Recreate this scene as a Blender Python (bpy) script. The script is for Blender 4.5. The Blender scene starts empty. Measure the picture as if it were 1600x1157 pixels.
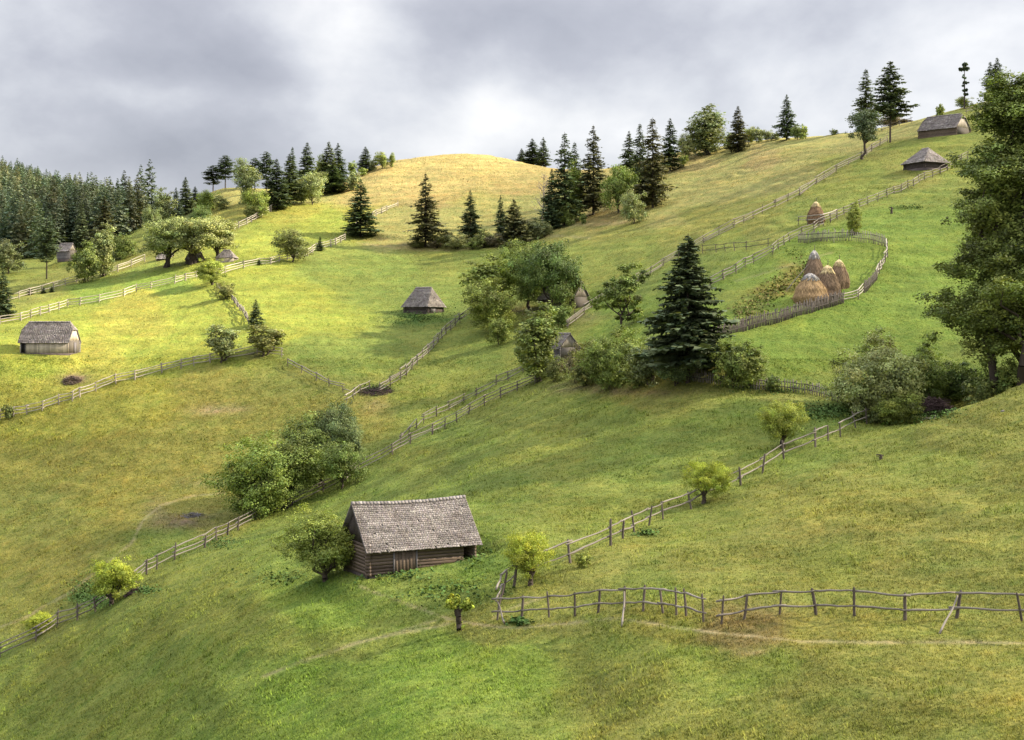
import bpy, math, random
import numpy as np
from mathutils import Vector, Matrix
SC = bpy.context.scene
COL = SC.collection
F = 2200.0          # focal length in photo pixels
HZ = 520.0          # photo row of the eye level
R = math.radians
rs = np.random.RandomState

# ------------------------------------------------------------------ tagging
def tag(o, label=None, cat=None, group=None, kind=None):
    if label: o['label'] = label
    if cat: o['category'] = cat
    if group: o['group'] = group
    if kind: o['kind'] = kind
    return o
def empty(name, loc=(0, 0, 0), rz=0.0):
    o = bpy.data.objects.new(name, None); COL.objects.link(o)
    o.location = loc; o.rotation_euler = (0, 0, rz); o.empty_display_size = .3
    return o
def linkmesh(name, me, parent=None, mat=None):
    o = bpy.data.objects.new(name, me); COL.objects.link(o)
    if parent is not None: o.parent = parent
    if mat is not None and len(me.materials) == 0: me.materials.append(mat)
    return o
def np_mesh(name, V, Fc, mat=None, col=None, smooth=False):
    """V (n,3); Fc (m,k) indices; col per-vertex rgb"""
    V = np.asarray(V, dtype=np.float32); Fc = np.asarray(Fc, dtype=np.int32)
    me = bpy.data.meshes.new(name)
    k = Fc.shape[1]; m = Fc.shape[0]
    me.vertices.add(len(V)); me.vertices.foreach_set('co', V.ravel())
    me.loops.add(m*k); me.loops.foreach_set('vertex_index', Fc.ravel())
    me.polygons.add(m)
    me.polygons.foreach_set('loop_start', np.arange(0, m*k, k, dtype=np.int32))
    me.polygons.foreach_set('loop_total', np.full(m, k, dtype=np.int32))
    if smooth: me.polygons.foreach_set('use_smooth', np.ones(m, dtype=bool))
    me.update(calc_edges=True)
    if col is not None:
        a = me.color_attributes.new('Col', 'FLOAT_COLOR', 'POINT')
        c = np.ones((len(V), 4), dtype=np.float32); c[:, :3] = col
        a.data.foreach_set('color', c.ravel())
    if mat is not None: me.materials.append(mat)
    return me

# ------------------------------------------------------------------ numpy noise
_tab = rs(7).rand(512, 512)
def vnoise(x, y, seed=0):
    x = np.asarray(x, float)+seed*17.3; y = np.asarray(y, float)+seed*31.7
    xi = np.floor(x).astype(int); yi = np.floor(y).astype(int)
    fx = x-xi; fy = y-yi
    fx = fx*fx*(3-2*fx); fy = fy*fy*(3-2*fy)
    t = lambda a, b: _tab[(a+b*57) % 512, (b+a*131+b*b*7) % 512]
    t = lambda a, b: _tab[a % 512, b % 512]
    return (t(xi, yi)*(1-fx)+t(xi+1, yi)*fx)*(1-fy)+(t(xi, yi+1)*(1-fx)+t(xi+1, yi+1)*fx)*fy-.5
def fbm(x, y, seed=0, o=4):
    s = 0; a = 1.
    for i in range(o):
        s = s+a*vnoise(x*2**i, y*2**i, seed+i*3); a *= .5
    return s

# ------------------------------------------------------------------ terrain
CP = []
def column(px, *pts):
    for py, Y in pts: CP.append((px, py, Y))
column(-350, (1330, 90), (1100, 118), (900, 158), (760, 182), (600, 215), (520, 240), (460, 290), (400, 380), (330, 500), (290, 680), (320, 950), (300, 1400))
column(0, (1420, 60), (1157, 98), (1060, 112), (1022, 124), (900, 152), (780, 176), (655, 200), (556, 214), (506, 240), (455, 285), (425, 312), (400, 370), (350, 500), (290, 690), (330, 950), (360, 1400))
column(240, (352, 365), (350, 450))
column(200, (1380, 60), (1157, 83), (1060, 96), (955, 112), (922, 126), (850, 148), (720, 180), (598, 205), (520, 232), (465, 258), (418, 300), (365, 370), (356, 520), (343, 690), (370, 950))
column(400, (1330, 58), (1157, 72), (1000, 87), (900, 104), (850, 126), (812, 153), (700, 180), (590, 202), (545, 214), (475, 240), (415, 275), (355, 320), (315, 355), (296, 392), (310, 450), (345, 600), (370, 900))
column(335, (299, 388), (312, 450))
column(285, (338, 372), (350, 450), (375, 700))
column(520, (1280, 57), (1000, 82), (905, 95), (830, 115), (762, 160), (690, 178), (610, 194), (500, 232), (420, 275), (378, 305), (325, 350), (288, 398), (305, 450), (350, 600))
column(650, (1270, 55), (1157, 62), (1000, 78), (888, 91), (790, 122), (686, 168), (600, 196), (487, 240), (393, 298), (330, 338), (280, 378), (249, 410), (262, 460), (330, 650))
column(720, (242, 412), (256, 465), (960, 81), (860, 95), (650, 178), (400, 288))
column(780, (247, 410), (262, 460), (950, 80), (720, 132), (610, 182), (540, 208), (460, 245), (388, 292), (320, 345))
column(600, (257, 405), (272, 455), (1060, 73))
column(860, (264, 396), (285, 450), (905, 83), (600, 170))
column(920, (1230, 54), (1060, 67), (958, 75), (868, 88), (800, 104), (700, 131), (600, 163), (545, 186), (475, 220), (410, 250), (345, 298), (300, 345), (266, 390), (290, 450), (340, 650))
column(1000, (1060, 64), (950, 73), (825, 98), (600, 150), (430, 225))
column(1040, (243, 368), (275, 440))
column(1100, (1210, 52), (1060, 62), (965, 70), (860, 85), (786, 104), (700, 121), (600, 141), (545, 151), (460, 185), (385, 226), (320, 275), (265, 330), (234, 365), (265, 440), (340, 650))
column(1200, (850, 85), (725, 112), (605, 139), (510, 158), (220, 345), (250, 420))
column(1300, (1190, 50), (1060, 58), (960, 68), (860, 81), (760, 98), (685, 118), (622, 137), (560, 149), (485, 163), (372, 200), (300, 242), (245, 283), (212, 325), (240, 400), (330, 650))
column(1400, (700, 108), (655, 131), (600, 143), (200, 300), (230, 380))
column(1500, (1180, 48), (1060, 56), (964, 66), (860, 77), (760, 91), (690, 104), (634, 120), (650, 131), (600, 142), (530, 153), (440, 178), (340, 208), (262, 245), (205, 270), (172, 302), (200, 380), (320, 650))
column(1600, (1180, 47), (1060, 54), (968, 64), (850, 76), (750, 89), (670, 103), (598, 120), (628, 134), (590, 142), (510, 158), (420, 180), (320, 212), (220, 255), (148, 300), (175, 380), (300, 650))
column(1950, (1180, 42), (960, 54), (800, 68), (600, 95), (480, 120), (500, 140), (330, 175), (180, 230), (60, 300), (90, 400), (300, 700))
CP = np.array(CP, float)
def _feat(px, Y): return np.clip(px, -700, 2300)/850.0, np.log(Y)*1.0
ca, cb = _feat(CP[:, 0], CP[:, 2])
def _phi(r2): return .5*r2*np.log(r2+1e-9)
_n = len(CP)
_K = _phi((ca[:, None]-ca)**2+(cb[:, None]-cb)**2)+np.eye(_n)*2e-4
_P = np.stack([np.ones(_n), ca, cb], 1)
_A = np.zeros((_n+3, _n+3)); _A[:_n, :_n] = _K; _A[:_n, _n:] = _P; _A[_n:, :_n] = _P.T
_w = np.linalg.solve(_A, np.concatenate([CP[:, 1], np.zeros(3)]))
def tps(px, Y):
    a, b = _feat(px, Y); s = a.shape; a = a.ravel(); b = b.ravel()
    out = np.empty(len(a))
    for i in range(0, len(a), 20000):
        A = a[i:i+20000]; B = b[i:i+20000]
        out[i:i+20000] = _phi((A[:, None]-ca)**2+(B[:, None]-cb)**2)@_w[:_n]+_w[_n]+_w[_n+1]*A+_w[_n+2]*B
    return out.reshape(s)
gpx = np.concatenate([np.linspace(-2600, -500, 50, endpoint=False), np.linspace(-500, -60, 80, endpoint=False),
                      np.linspace(-60, 1660, 690, endpoint=False), np.linspace(1660, 2100, 150, endpoint=False), np.linspace(2100, 4200, 50)])
glY = np.concatenate([np.linspace(math.log(22), math.log(46), 40, endpoint=False), np.linspace(math.log(46), math.log(440), 620, endpoint=False),
                      np.linspace(math.log(440), math.log(1500), 120)])
# coarse evaluation then linear upsample of the smooth part
cpx = np.linspace(-2600, 4200, 420); cpx = np.sort(np.concatenate([cpx, np.linspace(-100, 1700, 240)]))
clY = np.linspace(glY[0], glY[-1], 300)
PXc, LYc = np.meshgrid(cpx, clY, indexing='ij')
PYc = tps(PXc, np.exp(LYc))
def up(A, x0, y0, x, y):
    B = np.stack([np.interp(y, y0, A[i]) for i in range(A.shape[0])])
    return np.stack([np.interp(x, x0, B[:, j]) for j in range(B.shape[1])], 1)
PY = up(PYc, cpx, clY, gpx, glY)
GP, GL = np.meshgrid(gpx, glY, indexing='ij')
GY = np.exp(GL); GX = (GP-800)/F*GY
GZ = (HZ-PY)/F*GY
# real relief: swells, terracettes along the contours, tussocks
def ramp(v, a, b): return np.clip((v-a)/(b-a), 0, 1)
near = 1-ramp(GY, 250, 500)
rough = .6*fbm(GX/14, GY/14, 1, 3)+.28*fbm(GX/3.2, GY/3.2, 5, 3)+.09*fbm(GX/.9, GY/.9, 9, 2)
terr_mask = np.clip(ramp(PY, 420, 330)*ramp(GP, 480, 620)+.35+ .4*ramp(PY, 640, 720)*ramp(GP, 800, 1100), 0, 1)*ramp(GY, 60, 80)
ph = GZ/1.7+1.6*fbm(GX/25, GY/25, 21, 3)+.9*fbm(GX/6, GY/6, 28, 2)
terr = .24*np.sin(2*math.pi*ph)*np.clip(.5+1.6*fbm(GX/12, GY/12, 31, 2), 0, 1)*terr_mask
fine_px = ramp(GP, -700, -300)*(1-ramp(GP, 2000, 2300))
GZ = GZ+(rough*.85+terr)*np.clip(.35+near, 0, 1)*(.35+.65*fine_px)*np.where(GY > 240, .8, 1)
PY = HZ-GZ/GY*F
NI, NJ = GP.shape
ENV = np.minimum.accumulate(PY, axis=1)
def _cell(px):
    i = np.clip(np.searchsorted(gpx, px)-1, 0, NI-2); return i, (px-gpx[i])/(gpx[i+1]-gpx[i])
def zat(px, Y):
    """ground height above eye level under photo column px at distance Y"""
    px = np.asarray(px, float); l = np.log(np.asarray(Y, float))
    i, fx = _cell(px); j = np.clip(np.searchsorted(glY, l)-1, 0, NJ-2); fy = (l-glY[j])/(glY[j+1]-glY[j])
    fy = np.clip(fy, 0, 1); fx = np.clip(fx, 0, 1)
    return (GZ[i, j]*(1-fx)+GZ[i+1, j]*fx)*(1-fy)+(GZ[i, j+1]*(1-fx)+GZ[i+1, j+1]*fx)*fy
def height(X, Y):
    Y = np.maximum(np.asarray(Y, float), 23.); return zat(800+F*np.asarray(X)/Y, Y)
def hit(px, py):
    """nearest ground distance seen at photo pixel"""
    i, fx = _cell(px); i = int(i)
    col = np.minimum.accumulate(PY[i]*(1-fx)+PY[i+1]*fx)
    j = int(np.argmax(col <= py)) if (col <= py).any() else int(np.argmin(col))
    if j == 0: return math.exp(glY[0])
    a, b = col[j-1], col[j]; t = (a-py)/(a-b) if a != b and b <= py else 0
    return math.exp(glY[j-1]+(glY[j]-glY[j-1])*min(max(t, 0), 1))
def G(px, py=None, Y=None):
    if Y is None: Y = hit(px, py)
    return Vector(((px-800)/F*Y, Y, float(zat(px, Y))))
# building plots: the slope is eased a little under and around each building
PADS = [(577, 901, 90.5, 27, 7.5, 4.6, .45), (31, 552, None, -2, 7.5, 4.8, .3), (632, 489, None, -34, 4.8, 4.4, .35), (1436, 217, None, -44, 7.6, 5.6, .4), (1413, 266, None, -64, 5., 5., .4), (843, 486, None, -34, 6.4, 4.4, .4), (90, 405, 318, -14, 2.9, 2.8, .4)]
for (px_, py_, Y_, yw_, L_, W_, keep_) in PADS:
    g_ = G(px_, py_) if Y_ is None else G(px_, Y=Y_); a_ = R(yw_); zt_ = (HZ-py_)/F*g_.y
    dx_ = GX-g_.x; dy_ = GY-g_.y; u_ = dx_*math.cos(a_)+dy_*math.sin(a_); v_ = -dx_*math.sin(a_)+dy_*math.cos(a_)
    q_ = np.maximum(np.maximum(-u_, u_-L_), np.maximum(-v_, v_-W_)); f_ = 1-ramp(q_, .4, 2.6); f_ = f_*f_*(3-2*f_)
    tgt_ = zt_+(GZ-zt_)*keep_; GZ = GZ*(1-f_)+tgt_*f_
PY = HZ-GZ/GY*F
ENV = np.minimum.accumulate(PY, axis=1)
def crest(px):
    i, fx = _cell(px); return float(PY[int(i)][glY < math.log(430 if px > 262 else 800)].min())
# ------------------------------------------------------------------ materials
def newmat(name):
    m = bpy.data.materials.new(name); m.use_nodes = True
    nt = m.node_tree; nt.nodes.clear()
    return m, nt, lambda t, **k: _nn(nt, t, k), lambda a, b: nt.links.new(a, b)
def _nn(nt, t, k):
    n = nt.nodes.new(t)
    for a, v in k.items(): setattr(n, a, v)
    return n
def noise_node(N, L, vec, scale, detail=4, rough=.55, dist=0):
    n = N('ShaderNodeTexNoise'); n.inputs['Scale'].default_value = scale; n.inputs['Detail'].default_value = detail
    n.inputs['Roughness'].default_value = rough; n.inputs['Distortion'].default_value = dist
    if vec is not None: L(vec, n.inputs['Vector'])
    return n.outputs['Fac']
def mrange(N, L, v, a, b, c, d):
    n = N('ShaderNodeMapRange'); L(v, n.inputs[0])
    for i, x in enumerate((a, b, c, d)): n.inputs[i+1].default_value = x
    return n.outputs[0]
def mixc(N, L, fac, a, b, mode='MIX'):
    n = N('ShaderNodeMix', data_type='RGBA', blend_type=mode)
    for s, v in ((n.inputs[0], fac), (n.inputs[6], a), (n.inputs[7], b)):
        if isinstance(v, (int, float)): s.default_value = v
        elif isinstance(v, tuple): s.default_value = (*v, 1) if len(v) == 3 else v
        else: L(v, s)
    return n.outputs[2]
def math_(N, L, op, a, b=0.):
    n = N('ShaderNodeMath', operation=op)
    for i, v in enumerate((a, b)):
        if isinstance(v, (int, float)): n.inputs[i].default_value = v
        else: L(v, n.inputs[i])
    return n.outputs[0]

def mat_ground(name, bump=True):
    m, nt, N, L = newmat(name)
    geo = N('ShaderNodeNewGeometry'); P = geo.outputs['Position']
    at = N('ShaderNodeAttribute', attribute_name='Col'); c = at.outputs['Color']
    big = noise_node(N, L, P, .07, 5, .6)
    mid = noise_node(N, L, P, .45, 5, .65)
    fine = noise_node(N, L, P, 3.2, 4, .75)
    tuft = noise_node(N, L, P, 9., 3, .7)
    c = mixc(N, L, mrange(N, L, big, .48, .72, 0, .35), c, mixc(N, L, 1., c, (1.25, 1.0, .75), 'MULTIPLY'))
    c = mixc(N, L, mrange(N, L, mid, .52, .75, 0, .4), c, mixc(N, L, 1., c, (1.3, .98, .9), 'MULTIPLY'))
    c = mixc(N, L, mrange(N, L, mid, .48, .28, 0, .45), c, mixc(N, L, 1., c, (.62, .9, .7), 'MULTIPLY'))
    c = mixc(N, L, mrange(N, L, fine, .46, .30, 0, .85), c, mixc(N, L, 1., c, (.42, .52, .45), 'MULTIPLY'))
    c = mixc(N, L, mrange(N, L, fine, .56, .72, 0, .7), c, mixc(N, L, 1., c, (1.55, 1.4, 1.3), 'MULTIPLY'))
    c = mixc(N, L, mrange(N, L, tuft, .35, .65, .35, 0), c, mixc(N, L, 1., c, (.45, .5, .45), 'MULTIPLY'))
    c2 = noise_node(N, L, P, 1.25, 5, .7)
    c = mixc(N, L, mrange(N, L, c2, .50, .34, 0, .75), c, mixc(N, L, 1., c, (.60, .72, .62), 'MULTIPLY'))
    c = mixc(N, L, mrange(N, L, c2, .52, .68, 0, .6), c, mixc(N, L, 1., c, (1.4, 1.28, 1.3), 'MULTIPLY'))
    # flattened dry straw flecks
    fl = noise_node(N, L, P, 1.5, 6, .8)
    c = mixc(N, L, mrange(N, L, fl, .62, .72, 0, .2), c, (.30, .22, .10))
    b = N('ShaderNodeBsdfPrincipled'); L(c, b.inputs['Base Color']); b.inputs['Roughness'].default_value = .95
    b.inputs['Specular IOR Level'].default_value = .1
    if bump:
        h = math_(N, L, 'ADD', math_(N, L, 'MULTIPLY', fine, .5), math_(N, L, 'ADD', math_(N, L, 'MULTIPLY', tuft, .12), math_(N, L, 'MULTIPLY', mid, 1.2)))
        bp = N('ShaderNodeBump'); bp.inputs['Strength'].default_value = .8; bp.inputs['Distance'].default_value = .55
        L(h, bp.inputs['Height']); L(bp.outputs[0], b.inputs['Normal'])
    o = N('ShaderNodeOutputMaterial'); L(b.outputs[0], o.inputs[0]); return m

def mat_leaf(name, trans=.3, rough=.6):
    m, nt, N, L = newmat(name)
    oi = N('ShaderNodeObjectInfo'); at = N('ShaderNodeAttribute', attribute_name='Col')
    c = mixc(N, L, 1., oi.outputs['Color'], at.outputs['Color'], 'MULTIPLY')
    b = N('ShaderNodeBsdfPrincipled'); L(c, b.inputs['Base Color']); b.inputs['Roughness'].default_value = rough
    b.inputs['Specular IOR Level'].default_value = .25
    t = N('ShaderNodeBsdfTranslucent'); L(mixc(N, L, 1., c, (1.5, 1.5, .7), 'MULTIPLY'), t.inputs[0])
    mx = N('ShaderNodeMixShader'); mx.inputs[0].default_value = trans
    L(b.outputs[0], mx.inputs[1]); L(t.outputs[0], mx.inputs[2])
    o = N('ShaderNodeOutputMaterial'); L(mx.outputs[0], o.inputs[0]); return m

def mat_wood(name, a, b_, scale=(1, 1, 1), grain=8., attr=False, knots=.4):
    m, nt, N, L = newmat(name)
    tc = N('ShaderNodeTexCoord'); mp = N('ShaderNodeMapping'); L(tc.outputs['Object'], mp.inputs[0]); mp.inputs['Scale'].default_value = scale
    oi = N('ShaderNodeObjectInfo')
    f = noise_node(N, L, mp.outputs[0], grain, 5, .7)
    g = noise_node(N, L, tc.outputs['Object'], 1.1, 4, .6)
    c = mixc(N, L, mrange(N, L, f, .3, .7, 0, 1), a, b_)
    c = mixc(N, L, mrange(N, L, g, .45, .75, 0, knots), c, mixc(N, L, 1., c, (.55, .5, .48), 'MULTIPLY'))
    k = N('ShaderNodeMapRange'); L(oi.outputs['Random'], k.inputs[0]); k.inputs[3].default_value = .75; k.inputs[4].default_value = 1.2
    cc = N('ShaderNodeCombineColor')
    for i in range(3): L(k.outputs[0], cc.inputs[i])
    c = mixc(N, L, 1., c, cc.outputs[0], 'MULTIPLY')
    if attr:
        at = N('ShaderNodeAttribute', attribute_name='Col'); c = mixc(N, L, 1., c, at.outputs['Color'], 'MULTIPLY')
    b = N('ShaderNodeBsdfPrincipled'); L(c, b.inputs['Base Color']); b.inputs['Roughness'].default_value = .85
    b.inputs['Specular IOR Level'].default_value = .2
    bp = N('ShaderNodeBump'); bp.inputs['Strength'].default_value = .6; bp.inputs['Distance'].default_value = .02
    L(f, bp.inputs['Height']); L(bp.outputs[0], b.inputs['Normal'])
    o = N('ShaderNodeOutputMaterial'); L(b.outputs[0], o.inputs[0]); return m

M = {}
M['ground'] = mat_ground('meadow')
M['tuft'] = mat_ground('meadow tufts', False)
M['leaf'] = mat_leaf('leaves', .18)
M['needle'] = mat_leaf('needles', .12, .7)
M['bark'] = mat_wood('bark', (.09, .07, .055), (.035, .028, .022), (1, 1, .15), 22.)
M['deadbark'] = mat_wood('dead bark', (.40, .36, .32), (.22, .19, .17), (1, 1, .15), 22.)
M['rail'] = mat_wood('weathered rail', (.31, .275, .23), (.16, .14, .12), (.3, 6, 6), 6., knots=.2)
M['raildark'] = mat_wood('old dark rail', (.145, .125, .11), (.07, .06, .052), (.3, 6, 6), 6., knots=.2)
M['railpale'] = mat_wood('pale weathered rail', (.50, .45, .37), (.30, .265, .22), (.3, 6, 6), 6., knots=.1)
M['post'] = mat_wood('post', (.17, .14, .12), (.075, .062, .052), (6, 6, .4), 6.)
M['postpale'] = mat_wood('pale post', (.38, .34, .28), (.2, .17, .14), (6, 6, .4), 6.)
M['shingle'] = mat_wood('grey shingles', (.29, .265, .25), (.13, .117, .112), (1.5, 4, 4), 5., True, .75)
M['log'] = mat_wood('dark logs', (.13, .105, .095), (.045, .036, .034), (.35, 8, 8), 5., True)
M['logbrown'] = mat_wood('brown logs', (.20, .15, .115), (.075, .055, .045), (.35, 8, 8), 5., True)
M['plank'] = mat_wood('bluish grey planks', (.22, .205, .215), (.10, .092, .098), (8, 8, .35), 5., True)
M['plankpale'] = mat_wood('pale planks', (.60, .54, .46), (.38, .32, .26), (8, 8, .35), 5., True, .25)
M['dark'] = mat_wood('dark opening', (.012, .011, .01), (.006, .006, .006))
M['stone'] = mat_wood('footing stone', (.30, .27, .24), (.17, .15, .13), (3, 3, 3), 3.)
M['hay'] = mat_wood('hay', (.43, .33, .195), (.24, .17, .10), (9, 9, .8), 6., True, .35)
M['haycap'] = mat_wood('pale straw cap', (.66, .54, .30), (.44, .34, .18), (6, 6, 1), 6., True, .1)
M['capgrey'] = mat_wood('grey cap', (.48, .46, .44), (.27, .26, .25), (3, 3, 3), 4.)
M['earth'] = mat_wood('bare earth', (.27, .20, .12), (.15, .12, .06), (1, 1, 1), 1.6, True, .3)

# ------------------------------------------------------------------ vegetation meshes
def tubes(segs, sides=6):
    """segs: list of (p0,p1,r0,r1) -> V,F"""
    V = []; Fq = []
    for p0, p1, r0, r1 in segs:
        p0 = np.array(p0, float); p1 = np.array(p1, float); d = p1-p0; d /= (np.linalg.norm(d)+1e-9)
        a = np.cross(d, [0, 0, 1.] if abs(d[2]) < .9 else [1., 0, 0]); a /= np.linalg.norm(a); b = np.cross(d, a)
        k = len(V)
        for p, r in ((p0, r0), (p1, r1)):
            for s in range(sides):
                t = 2*math.pi*s/sides; V.append(p+(a*math.cos(t)+b*math.sin(t))*r)
        for s in range(sides):
            s2 = (s+1) % sides; Fq.append((k+s, k+s2, k+sides+s2, k+sides+s))
    return np.array(V), np.array(Fq)
def limb(rng, p0, p1, r0, r1, n=4, wob=.04):
    P = [np.array(p0, float)+(np.array(p1, float)-np.array(p0, float))*i/n for i in range(n+1)]
    for i in range(1, n): P[i] = P[i]+rng.normal(0, wob, 3)*np.linalg.norm(np.array(p1)-np.array(p0))
    Rr = [r0+(r1-r0)*i/n for i in range(n+1)]
    return [(P[i], P[i+1], Rr[i], Rr[i+1]) for i in range(n)]
def quads(P, Nrm, size, rng, elong=1.6):
    """diamond leaves at P facing Nrm"""
    n = len(P); t = rng.normal(size=(n, 3)); a = np.cross(Nrm, t); a /= np.linalg.norm(a, axis=1)[:, None]+1e-9
    b = np.cross(Nrm, a); b /= np.linalg.norm(b, axis=1)[:, None]+1e-9
    s = (size*rng.uniform(.6, 1.4, n))[:, None]
    V = np.stack([P-a*s*elong*.5, P+b*s*.5+Nrm*s*.12, P+a*s*elong*.5, P-b*s*.5+Nrm*s*.12], 1).reshape(-1, 3)
    return V, np.arange(n*4).reshape(n, 4)
def crown(rng, blobs, n, size, ytop=0., upleaf=0., contrast=.35, hollow=.55, puffs=9):
    """blobs rows: cx cy cz rx ry rz ; leaves gather in small puffs so that gaps stay between them"""
    B = np.array(blobs, float); w = (B[:, 3]*B[:, 4]+B[:, 4]*B[:, 5]+B[:, 3]*B[:, 5]); w /= w.sum()
    # puffs
    K = len(B)*puffs
    kb = rng.choice(len(B), K, p=w); d = rng.normal(size=(K, 3)); d /= np.linalg.norm(d, axis=1)[:, None]
    rad = rng.uniform(hollow, 1., K)[:, None]
    C = B[kb, :3]+d*B[kb, 3:]*rad; cr = B[kb, 3:].mean(1)*rng.uniform(.28, .5, K)
    ptint = rng.normal(1, contrast*.75, K).clip(.45, 1.8); phue = rng.normal(0, .05, K)
    k = rng.choice(K, n, p=(cr**2)/(cr**2).sum())
    e = rng.normal(size=(n, 3)); e /= np.linalg.norm(e, axis=1)[:, None]
    P = C[k]+e*cr[k][:, None]*(rng.uniform(.2, 1.15, n)[:, None])*np.array([1, 1, .8])
    ctr = B[:, :3].mean(0); out = P-ctr; out /= np.linalg.norm(out, axis=1)[:, None]+1e-9
    Nn = out*.55+e*.55+rng.normal(size=(n, 3))*.5+np.array([0, 0, .35+upleaf]); Nn /= np.linalg.norm(Nn, axis=1)[:, None]
    V, Fq = quads(P, Nn, size, rng)
    t = ptint[k]*rng.normal(1, contrast*.6, n).clip(.5, 1.8); h = phue[k]+rng.normal(0, .04, n)
    c = np.stack([t*(1+h), t, t*(1-h)], 1)
    if ytop:
        z0, z1 = P[:, 2].min(), P[:, 2].max(); f = ((P[:, 2]-z0)/(z1-z0))*.6+.25*np.linalg.norm(P[:, :2]-ctr[:2], axis=1)/(z1-z0)
        f = (ramp(f+rng.normal(0, .08, n), .2, .75)*ytop)[:, None]
        c = c*(1-f)+c*np.array([1.5, 1.42, .8])*f
    return V, Fq, np.repeat(c.clip(.05, 4), 4, 0)
def cat(parts):
    V = []; Fq = []; C = []; k = 0
    for v, f, c in parts: V.append(v); Fq.append(f+k); C.append(c); k += len(v)
    return np.concatenate(V), np.concatenate(Fq), np.concatenate(C)

PROTO = {}   # name -> (crown mesh, trunk mesh, aspect)
def proto_broad(name, seed, asp, clear, rz, nb, br, n, ytop=0., trunks=1, spread=.0, lean=0., cz=None, contrast=.35, trunk_r=.022, hollow=.5, low=False, shape=None, ls=1.):
    rng = rs(seed); cz = cz if cz is not None else clear+rz*.98
    blobs = []
    if shape is not None: blobs = [list(b) for b in shape]
    else:
        for i in range(nb):
            d = rng.normal(size=3); d /= np.linalg.norm(d)
            q = rng.uniform(.42, .80)
            r = br*rng.uniform(.7, 1.3)
            blobs.append((d[0]*asp/2*q*(1-br*.3), d[1]*asp/2*q*(1-br*.3), cz+d[2]*rz*q, r*asp*.5*1.1, r*asp*.5*1.1, r*rz*1.1))
        blobs.append((0, 0, cz, asp*.27, asp*.27, rz*.6))
    bl = np.array(blobs)
    bl[:, 0] += lean*bl[:, 2]
    n = int(n*1.35); size = 2.35*ls*math.sqrt(asp*rz*2/n)
    V, Fq, C = crown(rng, bl, n, size, ytop, contrast=contrast, hollow=hollow)
    cm = np_mesh(name+' crown', V, Fq, M['leaf'], C)
    segs = []
    for t in range(trunks):
        b0 = np.array([rng.uniform(-1, 1)*.02*trunks, rng.uniform(-1, 1)*.02*trunks, -.05])
        fork = np.array([b0[0]+rng.uniform(-1, 1)*.06*(trunks > 1)+lean*max(clear, .15), b0[1]*1.5, max(clear, .12)*rng.uniform(.9, 1.2)])
        segs += limb(rng, b0, fork, trunk_r*1.25, trunk_r*.8, 4, .05)
        ks = rng.choice(len(bl), min(len(bl), 7 if trunks == 1 else 3), replace=False)
        for k in ks:
            segs += limb(rng, fork, bl[k, :3]+np.array([0, 0, -.3*bl[k, 5]]), trunk_r*.6, trunk_r*.12, 4, .07)
        segs += limb(rng, fork, bl[-1, :3]+[0, 0, bl[-1, 5]*.8], trunk_r*.75, trunk_r*.12, 5, .03)
    tv, tf = tubes(segs, 6)
    tm = np_mesh(name+' trunk', tv, tf, M['bark'], smooth=True)
    zmax = np.percentile(V[:, 2], 99.8); w = np.percentile(V[:, 0], 99)-np.percentile(V[:, 0], 1)
    PROTO[name] = (cm, tm, zmax, w)
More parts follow.
